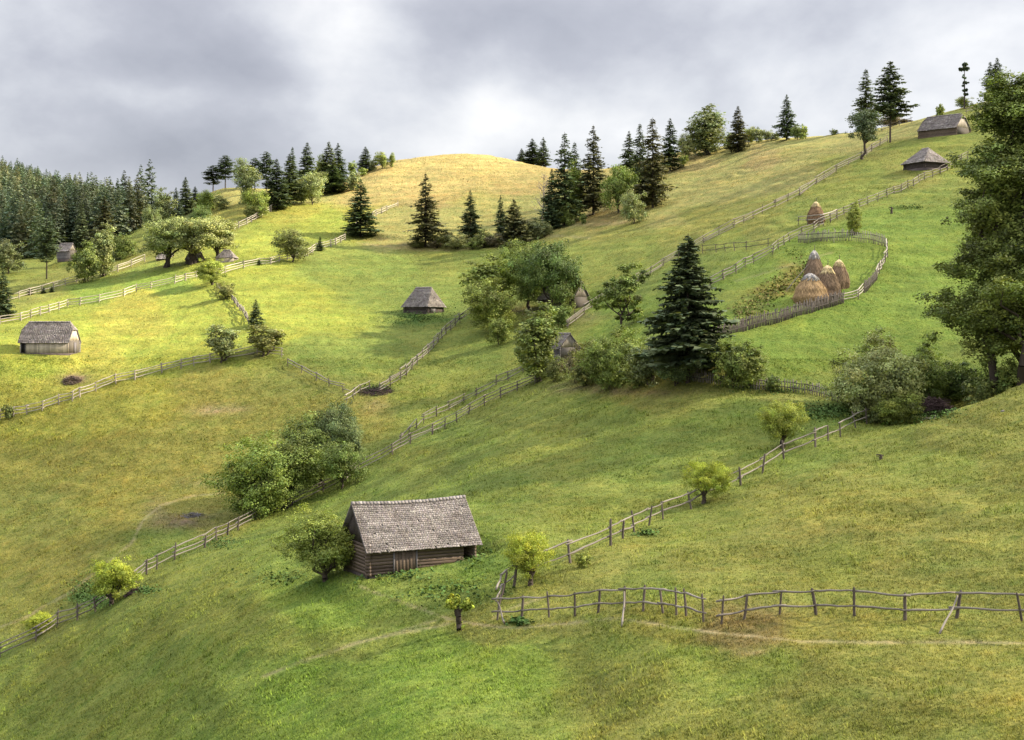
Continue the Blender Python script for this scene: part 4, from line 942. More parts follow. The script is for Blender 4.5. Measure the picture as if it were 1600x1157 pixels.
H('log_hut', 'low dark hut with broad hipped roof below the upper barn', 1413, 266, -64, 5., 5., 1.35, 2.2, style='hip', t1=0., ridge=.28, ov=.5, ovx=.5, logs='log', course=.28, sw=.28, foot=1.8)
H('log_house', 'dark log house half hidden under the central grove', 843, 486, -34, 6.4, 4.4, 2.2, 2.3, style='gable', ov=.4, ovx=.3, logs='log', gmat='plankpale', course=.28, sw=.28, foot=1.6, cat_='house', gtint=.6)
H('plank_shed', 'little gabled shed behind the hedge with its grey gable facing right', 858, 560, -68, 3.4, 2.9, 1.5, 1.7, style='gable', ov=.25, ovx=.2, logs='plank', gmat='plankpale', course=.25, sw=.25, Y=187, cat_='shed', gtint=.62)
H('log_hut', 'dark hut under the sunlit farmstead willows', 291, 413, -20, 2.6, 2.4, 1.2, 1.2, style='gable', ov=.3, ovx=.2, logs='log', gmat='log', course=.3, sw=.3)
H('plank_hut', 'bright sunlit plank hut at the right end of the farmstead', 339, 411, -8, 3.2, 2.6, 1.3, 1.2, style='hip', t1=0., ridge=.4, ov=.35, ovx=.3, logs='plankpale', gmat='plankpale', vert=False, course=.3, sw=.3)
H('log_hut', 'low hut with pale roof showing below the left farmstead willow', 246, 408, -5, 2.8, 2.4, .7, .9, style='gable', logs='logbrown', gmat='plankpale', course=.3, sw=.3)
H('plank_hut', 'grey hut at the forest edge on the far left', 90, 405, -14, 2.9, 2.8, 2.0, 1.5, style='gable', ov=.3, ovx=.2, logs='plank', gmat='plankpale', course=.35, sw=.35, gtint=.7, Y=318)

# ------------------------------------------------------------------ fences
def unit_rail(seed):
    rng = rs(seed); n = 9; P = []; b1, b2, b3, b4 = rng.normal(0, .005, 4); b5 = rng.normal(0, .002)
    for i in range(n): t_ = i/(n-1); P.append((t_, b1*math.sin(math.pi*t_)+b2*math.sin(2*math.pi*t_), b3*math.sin(math.pi*t_)+b4*math.sin(2*math.pi*t_)+b5*math.sin(4*math.pi*t_)))
    V = []; Fq = []; S = 6
    for i, p in enumerate(P):
        rr = 1.15-.35*i/(n-1)+rng.normal(0, .05)
        for s in range(S): a = 6.283*s/S; V.append((p[0], p[1]*1.+math.cos(a)*.5*rr*.02, p[2]+math.sin(a)*.5*rr*.02))
    for i in range(n-1):
        for s in range(S): Fq.append((i*S+s, i*S+(s+1) % S, (i+1)*S+(s+1) % S, (i+1)*S+s))
    Fq += [(0, 5, 4, 3), (0, 3, 2, 1), ((n-1)*S, (n-1)*S+1, (n-1)*S+2, (n-1)*S+3), ((n-1)*S, (n-1)*S+3, (n-1)*S+4, (n-1)*S+5)]
    return np.array(V), np.array(Fq)
RAIL = {}
def rail_mesh(mat, k):
    if (mat, k) not in RAIL:
        v, f = unit_rail(400+k); RAIL[(mat, k)] = np_mesh('rail', v, f, M[mat], smooth=True)
    return RAIL[(mat, k)]
POST = {}
def post_mesh(mat, k):
    if (mat, k) not in POST:
        rng = rs(500+k); V = []; Fq = []; S = 7; zs = [-.35, 0, .35, .7, .93, 1.]
        for i, z in enumerate(zs):
            rr = (1-.12*max(z, 0))*(1 if z < .95 else .35); ox, oy = rng.normal(0, .08, 2)
            for s in range(S): a = 6.283*s/S; V.append((math.cos(a)*.5*rr*rng.uniform(.88, 1.1)+ox*.6, math.sin(a)*.5*rr*rng.uniform(.88, 1.1)+oy*.6, z))
        for i in range(len(zs)-1):
            for s in range(S): Fq.append((i*S+s, i*S+(s+1) % S, (i+1)*S+(s+1) % S, (i+1)*S+s))
        b = (len(zs)-1)*S; Fq += [(b, b+1, b+2, b+3), (b, b+3, b+4, b+5), (b, b+5, b+6, b+6)] if False else [(b, b+1, b+2, b+3), (b+3, b+4, b+5, b+6), (b, b+3, b+6, b+6)][:2]+[(b+6, b, b+3, b+3)][:0]
        POST[(mat, k)] = np_mesh('post', np.array(V), np.array(Fq), M[mat], smooth=True)
    return POST[(mat, k)]
FR = rs(600)
def place_rail(parent, p0, p1, dia, mat, name='rail'):
    p0 = Vector(p0); p1 = Vector(p1); d = p1-p0; l = d.length
    o = bpy.data.objects.new(name, rail_mesh(mat, int(FR.randint(4)))); COL.objects.link(o); o.parent = parent
    q = d.to_track_quat('X', 'Z'); o.matrix_local = Matrix.LocRotScale(p0-parent.location, q, Vector((l, dia/.02*1., dia/.02*1.)))
    return o
def place_post(parent, p, h, dia, mat, lean=(0, 0)):
    o = bpy.data.objects.new('post', post_mesh(mat, int(FR.randint(4)))); COL.objects.link(o); o.parent = parent
    o.location = Vector(p)-parent.location; o.rotation_euler = (lean[0], lean[1], FR.uniform(0, 6.28)); o.scale = (dia, dia, h); return o
def path_world(pts, step=None):
    """ground points every `step` metres along the photo polyline"""
    W = [G(a, b) for a, b in pts]
    if step is None: return W
    out = []; acc = 0
    for a, b in zip(W, W[1:]):
        l = math.hypot(b.x-a.x, b.y-a.y); n = max(1, int(round(l/step)))
        for i in range(n):
            t = i/n; x = a.x+(b.x-a.x)*t; y = a.y+(b.y-a.y)*t; out.append(Vector((x, y, float(height(x, y)))))
    out.append(W[-1]); return out
def fence(label, pts, step=3.0, h=1.1, rails=(.35, .68, .98), rd=.09, pd=.115, mat='rail', pmat='post', span=1, lean=.06, wander=.05, name='rail_fence', mid=False, drop=.02, pts3=None, grp='rail fences dividing the meadows'):
    P = pts3 or path_world(pts, step)
    r = empty(name, P[0]); tag(r, label, 'fence', grp)
    if len(P) > 99: P = P[:99]
    while (len(P)-1)/span*len(rails) > 96: span += 1
    tops = []
    for i, p in enumerate(P):
        hh = h*FR.uniform(.92, 1.18)*(1.12 if FR.rand() < .15 else 1); lx, ly = FR.normal(0, lean, 2)
        place_post(r, (p.x, p.y, p.z), hh, pd*FR.uniform(.8, 1.25), pmat, (lx, ly)); tops.append((lx, ly))
    for k, z in enumerate(rails):
        i = 0; off = FR.choice([0, 0, 1]) if span > 1 else 0
        while i < len(P)-1:
            j = min(i+span, len(P)-1)
            if FR.rand() > drop:
                d = (P[j]-P[i]).normalized(); side = Vector((-d.y, d.x, 0))*.5*(pd+rd)*.8
                e = d*FR.uniform(.1, .35)
                a = P[i]+Vector((0, 0, z*h+FR.normal(0, wander)))+side-e; b = P[j]+Vector((0, 0, z*h+FR.normal(0, wander)))+side+e
                # keep clear of swells between the posts
                mdl = (P[i]+P[j])/2; gz = float(height(mdl.x, mdl.y)); dz = gz+.08-((a.z+b.z)/2)
                if dz > 0: a.z += dz; b.z += dz
                place_rail(r, a, b, rd*FR.uniform(.8, 1.2), mat)
            i = j
    return r
# the near rail fence, post by post
A1 = [(777, 966), (815, 965), (858, 962), (898, 960), (935, 955), (975, 952), (1005, 952), (1036, 955), (1057, 958), (1072, 960), (1099, 969)]
A2 = [(1127, 973), (1163, 966), (1218, 958), (1275, 958), (1335, 960), (1414, 966), (1495, 963), (1597, 968), (1690, 978)]
def near_fence(pts, label, up_, lo, brace):
    P = [G(a, b+3) for a, b in pts]; r = empty('rail_fence', P[0]); tag(r, label, 'fence', 'rail fences dividing the meadows')
    hs = []
    for i, p in enumerate(P):
        l = (FR.normal(0, .03), FR.normal(-.12, .07)); hs.append(1.38*FR.uniform(.9, 1.06)); place_post(r, p, hs[-1], .15*FR.uniform(.75, 1.15), 'post', l)
    def run(sp, z):
        for a, b in sp:
            pa, pb = P[a], P[b]; d = (pb-pa).normalized(); s = Vector((-d.y, d.x, 0))*-.10
            # a rail follows the posts it is tied to, in overlapping poles
            for q in range(a, b):
                za = z+.03*math.sin(q*2.1); zb = z+.03*math.sin((q+1)*2.1)
                ex0 = .0 if q > a else .30; ex1 = .02 if q < b-1 else .30
                dq = (P[q+1]-P[q]).normalized(); place_rail(r, P[q]+s+Vector((0, 0, za))-dq*ex0, P[q+1]+s+Vector((0, 0, zb))+dq*ex1, .105, 'rail')
    run(up_, 1.18); run(lo, .48)
    for i, dx in brace:
        p = P[i]; q = G(pts[i][0]+dx, pts[i][1]+28*(1 if i > 4 else .35)); o = place_rail(r, q, p+Vector((0, -.1, 1.05)), .10, 'rail', 'brace')
    return r
near_fence(A1, 'nearest two rail fence, its left half from the crossed end poles to the gap', [(0, 5), (5, 7), (7, 10)], [(0, 4), (4, 7), (7, 10)], [(0, 12), (5, -3)])
near_fence(A2, 'nearest two rail fence, its right half running out of the picture', [(0, 2), (2, 5), (5, 8)], [(0, 2), (2, 6), (6, 8)], [(6, -27)])
# thin wire-like middle strand of the right half, sagging between posts
fence('two rail pole fence climbing the gully from the near fence corner to the willow thicket', [(779, 950), (785, 931), (803, 919), (828, 903), (891, 880), (954, 853), (991, 833), (1036, 812), (1080, 796), (1101, 782), (1157, 759), (1225, 718), (1274, 699), (1313, 683), (1337, 669), (1371, 656)],
      step=3.4, h=1.35, rails=(.42, .88), rd=.11, pd=.15, lean=.12, wander=.05, span=1)
fence('long dark rail fence running from the lower left corner past both willow clumps', [(-40, 1046), (0, 1028), (56, 1003), (89, 981), (121, 970), (149, 957), (180, 935), (212, 914), (245, 890), (273, 875), (320, 856), (372, 829), (401, 812), (450, 793), (505, 769), (540, 754), (559, 739), (613, 711), (641, 694), (676, 679), (732, 648), (757, 634), (782, 622), (808, 611), (836, 600)],
      step=3.4, h=1.3, rails=(.3, .62, .95), rd=.11, pd=.16, mat='rail', span=1)
fence('upper of the two side by side fences below the shed, with fallen pale poles', [(626, 695), (639, 683), (662, 662), (702, 642), (725, 630), (744, 620), (775, 604), (794, 596), (817, 583)], step=3.4, h=1.25, rails=(.3, .6, .92), rd=.11, mat='rail', drop=.12, wander=.12)
fence('old rail fence climbing from the brush filled dip up to the central grove', [(594, 614), (626, 594), (652, 570), (678, 544), (697, 523), (719, 504), (738, 492)], step=2.8, h=1.4, rails=(.25, .5, .75, 1.), rd=.13, mat='rail', wander=.12, lean=.1)
fence('short pole fence end just above the dark tree clump', [(541, 631), (563, 616), (578, 609)], step=2.4, h=1.2, rails=(.5, .95), rd=.13, mat='railpale')
fence('half collapsed fence along the upper rim of the olive meadow', [(450, 573), (471, 583), (494, 595), (514, 604), (536, 613), (555, 619)], step=3.4, h=1.1, rails=(.45, .9), rd=.13, mat='rail', drop=.15, wander=.12)
fence('pale sunlit rail fence between the sunny meadow and the olive slope', [(-40, 668), (0, 657), (21, 651), (42, 648), (66, 642), (92, 632), (113, 627), (125, 621), (150, 612), (181, 600), (211, 594), (253, 583), (283, 576), (303, 572), (328, 567), (354, 563), (402, 553), (440, 558)], step=3.2, h=1.35, rails=(.28, .62, .96), rd=.14, pd=.18, mat='railpale', pmat='postpale')
fence('pale sunlit rail fence passing behind the grey plank barn', [(-40, 516), (0, 507), (33, 502), (63, 493), (106, 480), (125, 478), (155, 473), (194, 464), (213, 457), (236, 452), (273, 444), (290, 439), (307, 435)], step=3.2, h=1.4, rails=(.28, .62, .96), rd=.14, pd=.18, mat='railpale', pmat='postpale')
fence('pale fence from the farmstead bush past the round tree to the corner spruce', [(338, 433), (352, 428), (381, 420), (405, 415), (423, 414), (449, 407), (481, 401), (496, 391), (517, 386), (540, 376)], step=3.2, h=1.4, rails=(.28, .62, .96), rd=.14, pd=.18, mat='railpale', pmat='postpale')
fence('pale fence end rising to the foot of the golden hill', [(544, 366), (566, 351), (588, 338), (605, 330), (622, 323)], step=3.2, h=1.4, rails=(.3, .65, .96), rd=.15, pd=.18, mat='railpale', pmat='postpale')
fence('pale fence in the left field ending at the birch', [(13, 472), (47, 462), (84, 452), (120, 442), (157, 433), (184, 425), (205, 417), (226, 409)], step=3.4, h=1.4, rails=(.3, .65, .96), rd=.14, pd=.17, mat='railpale', pmat='postpale', drop=.15)
fence('pale fence climbing to the broad spruce of the left ridge', [(360, 362), (386, 352), (400, 344), (417, 336), (430, 327)], step=3.4, h=1.5, rails=(.3, .65, .96), rd=.16, pd=.18, mat='railpale', pmat='postpale')
fence('thin grey fence at the forest edge above the left field', [(178, 364), (205, 355), (226, 346)], step=3.6, h=1.5, rails=(.4, .9), rd=.14, mat='railpale', pmat='postpale')
fence('thin grey fence behind the grey forest edge hut', [(20, 402), (50, 396), (84, 391), (113, 384), (134, 376)], step=3.6, h=1.5, rails=(.4, .9), rd=.14, mat='rail')
fence('old broken fence running down from the farmstead bush to the young spruce', [(339, 452), (350, 460), (362, 470), (375, 486), (388, 507)], step=2.6, h=1.1, rails=(.25, .5, .75, .95), rd=.14, mat='rail', wander=.13, lean=.12)
fence('long weathered fence running from the grove up to the ball shaped conifer and beyond', [(887, 513), (913, 491), (934, 475), (960, 458), (997, 441), (1036, 417), (1060, 403), (1100, 381), (1147, 356), (1191, 334), (1250, 306), (1287, 281), (1325, 259), (1347, 249), (1362, 237), (1387, 223)], step=3.6, h=1.3, rails=(.25, .5, .75, .95), rd=.13, mat='rail', wander=.13, lean=.1)
fence('long dark fence from the large spruce past the haystack yard to the big tree', [(1110, 449), (1131, 438), (1150, 428), (1178, 413), (1207, 398), (1234, 378), (1272, 362), (1287, 353), (1319, 337), (1356, 321), (1386, 309), (1419, 295), (1445, 282), (1481, 267), (1512, 249)], step=2.7, h=1.35, rails=(.3, .62, .95), rd=.12, mat='rail', lean=.08)
fence('short thin fence crossing the slope above the long dark fence', [(1098, 396), (1119, 395), (1148, 392), (1166, 391), (1200, 386)], step=2.9, h=1.3, rails=(.4, .9), rd=.08, mat='raildark')
fence('fence on the skyline left of the upper barn', [(1378, 206), (1392, 201), (1405, 197), (1424, 192)], step=2.6, h=1.2, rails=(.4, .9), rd=.14, mat='raildark')
fence('fence on the skyline right of the upper barn', [(1510, 178), (1526, 173), (1542, 169)], step=2.6, h=1.2, rails=(.4, .9), rd=.12, mat='rail')
fence('pale pole frame standing around the lone haystack', [(1247, 353), (1262, 352), (1284, 350), (1307, 341)], step=4, h=1.35, rails=(.6, .98), rd=.15, mat='railpale', pmat='post')
fence('rails closing the gap of the haystack yard beside the palings', [(1318, 474), (1341, 468), (1350, 458)], step=3, h=1.1, rails=(.35, .7, .98), rd=.13, mat='railpale')
fence('pale rails slanting along the right side of the haystack yard', [(1370, 437), (1378, 422), (1387, 403), (1386, 388)], step=2.4, h=1.3, rails=(.3, .6, .95), rd=.15, mat='railpale')
# paling fences
def palings(label, pts, h=1.25, gap=.19, panel=3.2, lean=.08, mat='rail', w=.09, name='paling_fence', sway=.0):
    P = path_world(pts, panel); r = empty(name, P[0]); tag(r, label, 'fence', 'fences of rough upright palings')
    P = P[:100]
    for a, b in zip(P, P[1:]):
        m = MB(); d = b-a; l = math.hypot(d.x, d.y); n = max(2, int(l/gap)); az = math.atan2(d.y, d.x)
        for i in range(n):
            t = (i+.5)/n; x, y = a.x+d.x*t, a.y+d.y*t; z = float(height(x, y)); hh = h*FR.uniform(.78, 1.15)
            m.box((x-r.location.x, y-r.location.y, z+hh/2-.12-r.location.z), (w*FR.uniform(.6, 1.3), .045, hh+.25), min(1.6, max(.5, FR.normal(1, .22))), rz=az, ry=FR.normal(sway, lean), rx=FR.normal(0, .05))
        m.build('paling_panel', M[mat], r)
    for i in range(len(P)-1):
        for z in (.35, .8): place_rail(r, P[i]+Vector((0, 0, z*h)), P[i+1]+Vector((0, 0, z*h)), .09, 'raildark')
    return r
palings('dark jagged paling fence along the lower side of the haystack yard', [(1094, 540), (1128, 527), (1167, 517), (1196, 509), (1220, 504), (1238, 497), (1270, 489), (1295, 481), (1318, 474)], mat='raildark', h=1.55, gap=.14, lean=.13, sway=.1)
palings('grey paling fence curving round the upper end of the haystack yard', [(1247, 380), (1287, 378), (1310, 377), (1332, 377), (1361, 380), (1385, 387)], h=1.5, gap=.22)
palings('dark palings at the right turn of the haystack yard', [(1350, 458), (1360, 449), (1371, 437)], mat='raildark', h=1.4, gap=.2, lean=.12)
palings('pale worn paling fence behind the hedge under the large spruce', [(1062, 594), (1089, 597), (1118, 601), (1141, 605), (1180, 609), (1224, 611), (1264, 616), (1293, 624), (1312, 629)], h=1.15, gap=.26, mat='rail')
palings('short paling piece left of the large spruce', [(1010, 560), (1040, 556), (1066, 552), (1094, 540)], h=1.2, gap=.3, mat='rail')

# ------------------------------------------------------------------ haystacks
def haystack(px, base, top, w, label, cap='haycap', poles=(), Y=None, tint=(1, 1, 1), seed=0):
    g = G(px, base) if Y is None else G(px, Y=Y); s = g.y/F; Hh = (base-top)*s if Y is None else ((HZ-g.z/g.y*F)-top)*s; Rr = w*s/2
    rng = rs(700+seed); r = empty('haystack', (g.x, g.y, g.z-.3)); tag(r, label, 'haystack', 'haystacks in the upper meadow')
    prof = [(0, .84), (.14, 1.0), (.3, .97), (.5, .85), (.68, .64), (.8, .47), (.9, .33), (.96, .22), (1., .05)]
    zs = np.array([p[0] for p in prof]); rr = np.array([p[1] for p in prof])
    m = MB(); nz, na = 26, 30; V = []; Fq = []
    ph = rng.uniform(0, 6, 4)
    def rad(z, a): return Rr*np.interp(z, zs, rr)*(1+.05*np.sin(3*a+ph[0]+z*3)+.03*np.sin(7*a+ph[1])+.035*np.sin(z*23+ph[2]))
    for i in range(nz+1):
        z = i/nz
        for j in range(na): a = 6.2832*j/na; q = rad(z, a); V.append((math.cos(a)*q, math.sin(a)*q, z*Hh))
    for i in range(nz):
        for j in range(na): Fq.append((i*na+j, i*na+(j+1) % na, (i+1)*na+(j+1) % na, (i+1)*na+j))
    m.add(np.array(V), Fq, np.array(tint)*.8)
    # straws lying down the flanks
    n = 2600; z = rng.uniform(.02, .97, n)**1.1; a = rng.uniform(0, 6.2832, n); q = rad(z, a)+.02
    P = np.stack([np.cos(a)*q, np.sin(a)*q, z*Hh], 1); dz = rng.uniform(.25, .6, n); a2 = a+rng.normal(0, .12, n); z2 = (z-dz/Hh).clip(-.02, 1); q2 = rad(z2.clip(0, 1), a2)+rng.uniform(.03, .14, n)
    P2 = np.stack([np.cos(a2)*q2, np.sin(a2)*q2, z2*Hh], 1); sd_ = np.stack([-np.sin(a), np.cos(a), 0*a], 1)*.028
    SV = np.stack([P-sd_, P+sd_, P2+sd_*.5, P2-sd_*.5], 1).reshape(-1, 3); t = rng.normal(1, .3, n).clip(.4, 1.9)
    m.V.append(SV); m.F += [tuple(x) for x in (np.arange(n*4).reshape(n, 4)+m.k)]; m.C.append(np.repeat(t[:, None]*np.array(tint), 4, 0)); m.k += n*4
    m.build('hay', M['hay'], r)
    c = MB(); n = 420 if cap == 'haycap' else 160
    for i in range(n):
        a = rng.uniform(0, 6.28); z0 = rng.uniform(.86, 1.01); z1 = z0-rng.uniform(.06, .13); q0 = float(rad(min(z0, 1), a))+.04; q1 = float(rad(z1, a))+.09; s_ = .04 if cap == 'haycap' else .09
        p = np.array([math.cos(a)*q0, math.sin(a)*q0, z0*Hh+.04]); p2 = np.array([math.cos(a)*q1, math.sin(a)*q1, z1*Hh]); sd2 = np.array([-math.sin(a), math.cos(a), 0])*s_
        nn = np.array([math.cos(a), math.sin(a), .4])*.02
        c.hexa([p-sd2, p+sd2, p2+sd2, p2-sd2, p-sd2+nn, p+sd2+nn, p2+sd2+nn, p2-sd2+nn], rng.normal(1, .2))
    c.build('cap', M[cap], r)
    place_rail(r, Vector((g.x, g.y, g.z+Hh*.9)), Vector((g.x+.05, g.y, g.z+Hh*1.10)), .08, 'post', 'pole')
    for (x0, y0, x1, y1, dY) in poles:
        a = Vector(((x0-800)/F*(g.y+dY), g.y+dY, 0)); a.z = float(height(a.x, a.y)); yy = g.y-Rr*.35; b = Vector(((x1-800)/F*yy, yy, (HZ-y1)/F*yy)); place_rail(r, a, b, .10, 'railpale', 'pole')
haystack(1266, 473, 424, 54, 'largest golden haystack standing against the dark palings', cap='capgrey', seed=1, tint=(1.25, 1.15, 1.), poles=[(1288, 478, 1270, 440, -1.5)])
haystack(1293, 465, 412, 41, 'brown haystack with pale straw cap between the largest and the rear one', seed=2, tint=(.8, .75, .8), poles=[(1304, 472, 1296, 432, -1.)])
haystack(1272, 446, 389, 32, 'rear haystack with a grey sheet on top and a long pale leaning pole', cap='capgrey', seed=3, tint=(.72, .68, .75), poles=[(1228, 458, 1265, 412, -1.)])
haystack(1311, 449, 403, 31, 'small brown haystack with pale straw cap, rightmost in the yard', seed=4, tint=(.8, .74, .76))
haystack(1275, 348, 313, 27, 'lone haystack inside a pole frame on the slope above the yard', cap='haycap', seed=5, tint=(1., .85, .8))
p_ = G(1303, 380); r_ = empty('pole', p_); tag(r_, 'single upright pole by the upper palings of the haystack yard', 'pole'); place_rail(r_, p_+Vector((0, 0, -.2)), p_+Vector((0, 0, 2.1)), .09, 'rail', 'shaft')
# ------------------------------------------------------------------ brush piles, stumps, stones
def brush(px, py, rx, rz, n, label, mat, seed, ry=None):
    g = G(px, py); s = g.y/F; rng = rs(seed); A = rx*s; B = (ry or rx)*s*.8; Hh = rz*s; m = MB()
    for i in range(n):
        a = rng.uniform(0, 6.28); q = math.sqrt(rng.rand()); x, y = math.cos(a)*A*q, math.sin(a)*B*q; z = Hh*(1-q*q)*rng.uniform(.1, 1); l = rng.uniform(.3, .9)*A*.9; az = rng.normal(0, .9); el = rng.normal(.05, .25)
        gz = float(height(g.x+x, g.y+y))-g.z
        m.box((x, y, max(z, .03)+gz), (l, .035*rng.uniform(.6, 2), .035), min(1.8, max(.3, rng.normal(1, .3))), rz=az, ry=el)
    o = m.build('brush_pile', M[mat], None); o.location = g; tag(o, label, 'brush pile'); return o
M['twig'] = mat_wood('purplish twigs', (.17, .12, .115), (.055, .035, .036), (1, 1, 1), 5., True)
brush(1454, 645, 36, 26, 620, 'dark purplish pile of cut branches beside the willow thicket', 'twig', 801)
brush(113, 596, 14, 7, 260, 'low reddish heap of old brush in the sunny left meadow', 'logbrown', 802)
brush(588, 613, 26, 5, 220, 'tangle of branches filling the dip where two fences meet', 'twig', 803)
brush(210, 926, 14, 8, 160, 'tangle of dark twigs at the foot of the yellow domed willow', 'twig', 804)
brush(302, 806, 16, 3, 80, 'scatter of grey dead wood on the trampled spot of the olive meadow', 'plank', 805)
brush(1450, 655, 22, 2, 26, 'few long pale sticks lying below the purplish branch pile', 'railpale', 806)
def stump(px, py, h, d, label):
    g = G(px, py); r = empty('tree_stump', g); tag(r, label, 'stump'); tv, tf = tubes([((0, 0, -.2), (.03, 0, h*.6), d*.6, d*.45), ((.03, 0, h*.6), (.05, .02, h), d*.45, d*.3)], 8)
    linkmesh('trunk', np_mesh('stump', tv, tf, M['bark'], smooth=True), r)
    tv, tf = tubes([((0, 0, h*.35), (-d*1.4, 0, h*.8), d*.2, d*.08), ((.05, 0, h*.9), (d*1.2, .1, h*.7), d*.25, d*.1), ((0, 0, h*.9), (-d*1.3, .1, h*1.0), d*.3, d*.15)], 6); linkmesh('branch_stubs', np_mesh('stubs', tv, tf, M['bark']), r)
stump(1393, 334, 1.0, .34, 'dark forked stump like a little mushroom in the upper right meadow')
stump(1376, 718, .35, .24, 'small black stump in the near right slope')
def stone(px, py, d, label, seed):
    g = G(px, py); rng = rs(seed); import bmesh
    bm = bmesh.new(); bmesh.ops.create_icosphere(bm, subdivisions=2, radius=d/2)
    for v in bm.verts: v.co *= rng.uniform(.8, 1.15); v.co.z *= .6
    me = bpy.data.meshes.new('stone'); bm.to_mesh(me); bm.free(); me.materials.append(M['stone']); o = linkmesh('stone', me); o.location = g; tag(o, label, 'stone')
stone(1567, 643, .35, 'pale stone in the grass below the big tree', 901)
# ------------------------------------------------------------------ sun, sky, added shade cloud, camera
SUN_EL, SUN_AZ = R(32), R(82)          # azimuth clockwise from the view direction (+Y)
sd = Vector((math.sin(SUN_AZ)*math.cos(SUN_EL), math.cos(SUN_AZ)*math.cos(SUN_EL), math.sin(SUN_EL)))
sl = bpy.data.lights.new('sun', 'SUN'); sl.energy = 5.0; sl.angle = R(.6); sl.color = (1., .87, .66)
so = bpy.data.objects.new('sun', sl); COL.objects.link(so); so.rotation_euler = (-sd).to_track_quat('-Z', 'Y').to_euler(); so.location = (300, 50, 300)
w = bpy.data.worlds.new('World'); SC.world = w; w.use_nodes = True
nt = w.node_tree; nt.nodes.clear(); N = lambda t, **k: _nn(nt, t, k); L = lambda a, b: nt.links.new(a, b)
sky = N('ShaderNodeTexSky'); sky.sky_type = 'NISHITA'; sky.sun_disc = False; sky.sun_elevation = SUN_EL; sky.sun_rotation = SUN_AZ
tc = N('ShaderNodeTexCoord'); D = tc.outputs['Generated']
mp = N('ShaderNodeMapping'); L(D, mp.inputs[0]); mp.inputs['Scale'].default_value = (1, 1, 1.6); mp.inputs['Rotation'].default_value = (0, R(-12), 0)
wz = N('ShaderNodeTexNoise'); L(mp.outputs[0], wz.inputs[0]); wz.inputs['Scale'].default_value = 6; wz.inputs['Detail'].default_value = 4
wv = N('ShaderNodeVectorMath', operation='MULTIPLY_ADD'); L(wz.outputs['Color'], wv.inputs[0]); wv.inputs[1].default_value = (.07, .07, .07); L(D, wv.inputs[2])
wsub = N('ShaderNodeVectorMath', operation='SUBTRACT'); L(wv.outputs[0], wsub.inputs[0]); wsub.inputs[1].default_value = (.035, .035, .035); DW = wsub.outputs[0]
f1 = noise_node(N, L, mp.outputs[0], 4.2, 7, .52, .25); f2 = noise_node(N, L, mp.outputs[0], 10, 6, .55, .1)
fs = math_(N, L, 'ADD', math_(N, L, 'MULTIPLY', math_(N, L, 'SUBTRACT', f1, .5), 1.05), math_(N, L, 'MULTIPLY', math_(N, L, 'SUBTRACT', f2, .5), .7))
# bright gaps and dark bellies of the cloud cover, each at its own bearing
def spot(px, py, rx, ry, amp):
    d = Vector(((px-800)/F, 1, (HZ-py)/F)).normalized(); rt = Vector((1, 0, 0)); upv = Vector((0, 0, 1))
    s = N('ShaderNodeVectorMath', operation='SUBTRACT'); L(DW, s.inputs[0]); s.inputs[1].default_value = d
    m = N('ShaderNodeVectorMath', operation='MULTIPLY'); L(s.outputs[0], m.inputs[0]); m.inputs[1].default_value = (F/rx, 2., F/ry)
    dt = N('ShaderNodeVectorMath', operation='DOT_PRODUCT'); L(m.outputs[0], dt.inputs[0]); L(m.outputs[0], dt.inputs[1])
    return math_(N, L, 'MULTIPLY', math_(N, L, 'EXPONENT', math_(N, L, 'MULTIPLY', dt.outputs['Value'], -.7)), amp)
acc = fs
for a in [(540, 30, 100, 80, .34), (520, 120, 60, 50, .12), (800, 175, 130, 60, .32), (700, 225, 110, 40, .12), (960, 200, 120, 40, .22), (60, 150, 170, 60, .0), (230, 90, 220, 60, -.26), (350, 235, 260, 45, -.26), (60, 200, 150, 50, -.12), (80, 40, 160, 45, .16), (280, 150, 130, 28, .14), (460, 215, 80, 30, .10),
          (860, 60, 240, 55, -.22), (670, 90, 80, 60, -.10), (1290, 150, 170, 60, .10), (1150, 70, 200, 60, -.05), (1500, 60, 180, 60, .14), (1450, 150, 120, 80, .14), (420, 30, 60, 50, .14), (150, 255, 180, 24, -.06)]:
    if a[4]: acc = math_(N, L, 'ADD', acc, spot(*a))
cr = N('ShaderNodeValToRGB'); L(math_(N, L, 'ADD', math_(N, L, 'MULTIPLY', acc, 1.), .42), cr.inputs[0])
e = cr.color_ramp.elements; e[0].position = 0.; e[0].color = (.27, .27, .31, 1); e[1].position = 1.; e[1].color = (.88, .87, .865, 1)
x = e.new(.30); x.color = (.385, .385, .425, 1)
x = e.new(.50); x.color = (.52, .522, .55, 1)
x = e.new(.75); x.color = (.71, .70, .70, 1)
sp = N('ShaderNodeSeparateXYZ'); L(D, sp.inputs[0])
zen = mrange(N, L, sp.outputs['Z'], .27, .8, 1., 3.6)           # overcast skies are brightest overhead
vs = N('ShaderNodeVectorMath', operation='SCALE'); L(cr.outputs[0], vs.inputs[0]); L(math_(N, L, 'MULTIPLY', zen, 3.3), vs.inputs['Scale'])
mixed = mixc(N, L, .94, sky.outputs[0], vs.outputs[0])
bg = N('ShaderNodeBackground'); L(mixed, bg.inputs[0]); bg.inputs[1].default_value = .1
wo = N('ShaderNodeOutputWorld'); L(bg.outputs[0], wo.inputs[0])

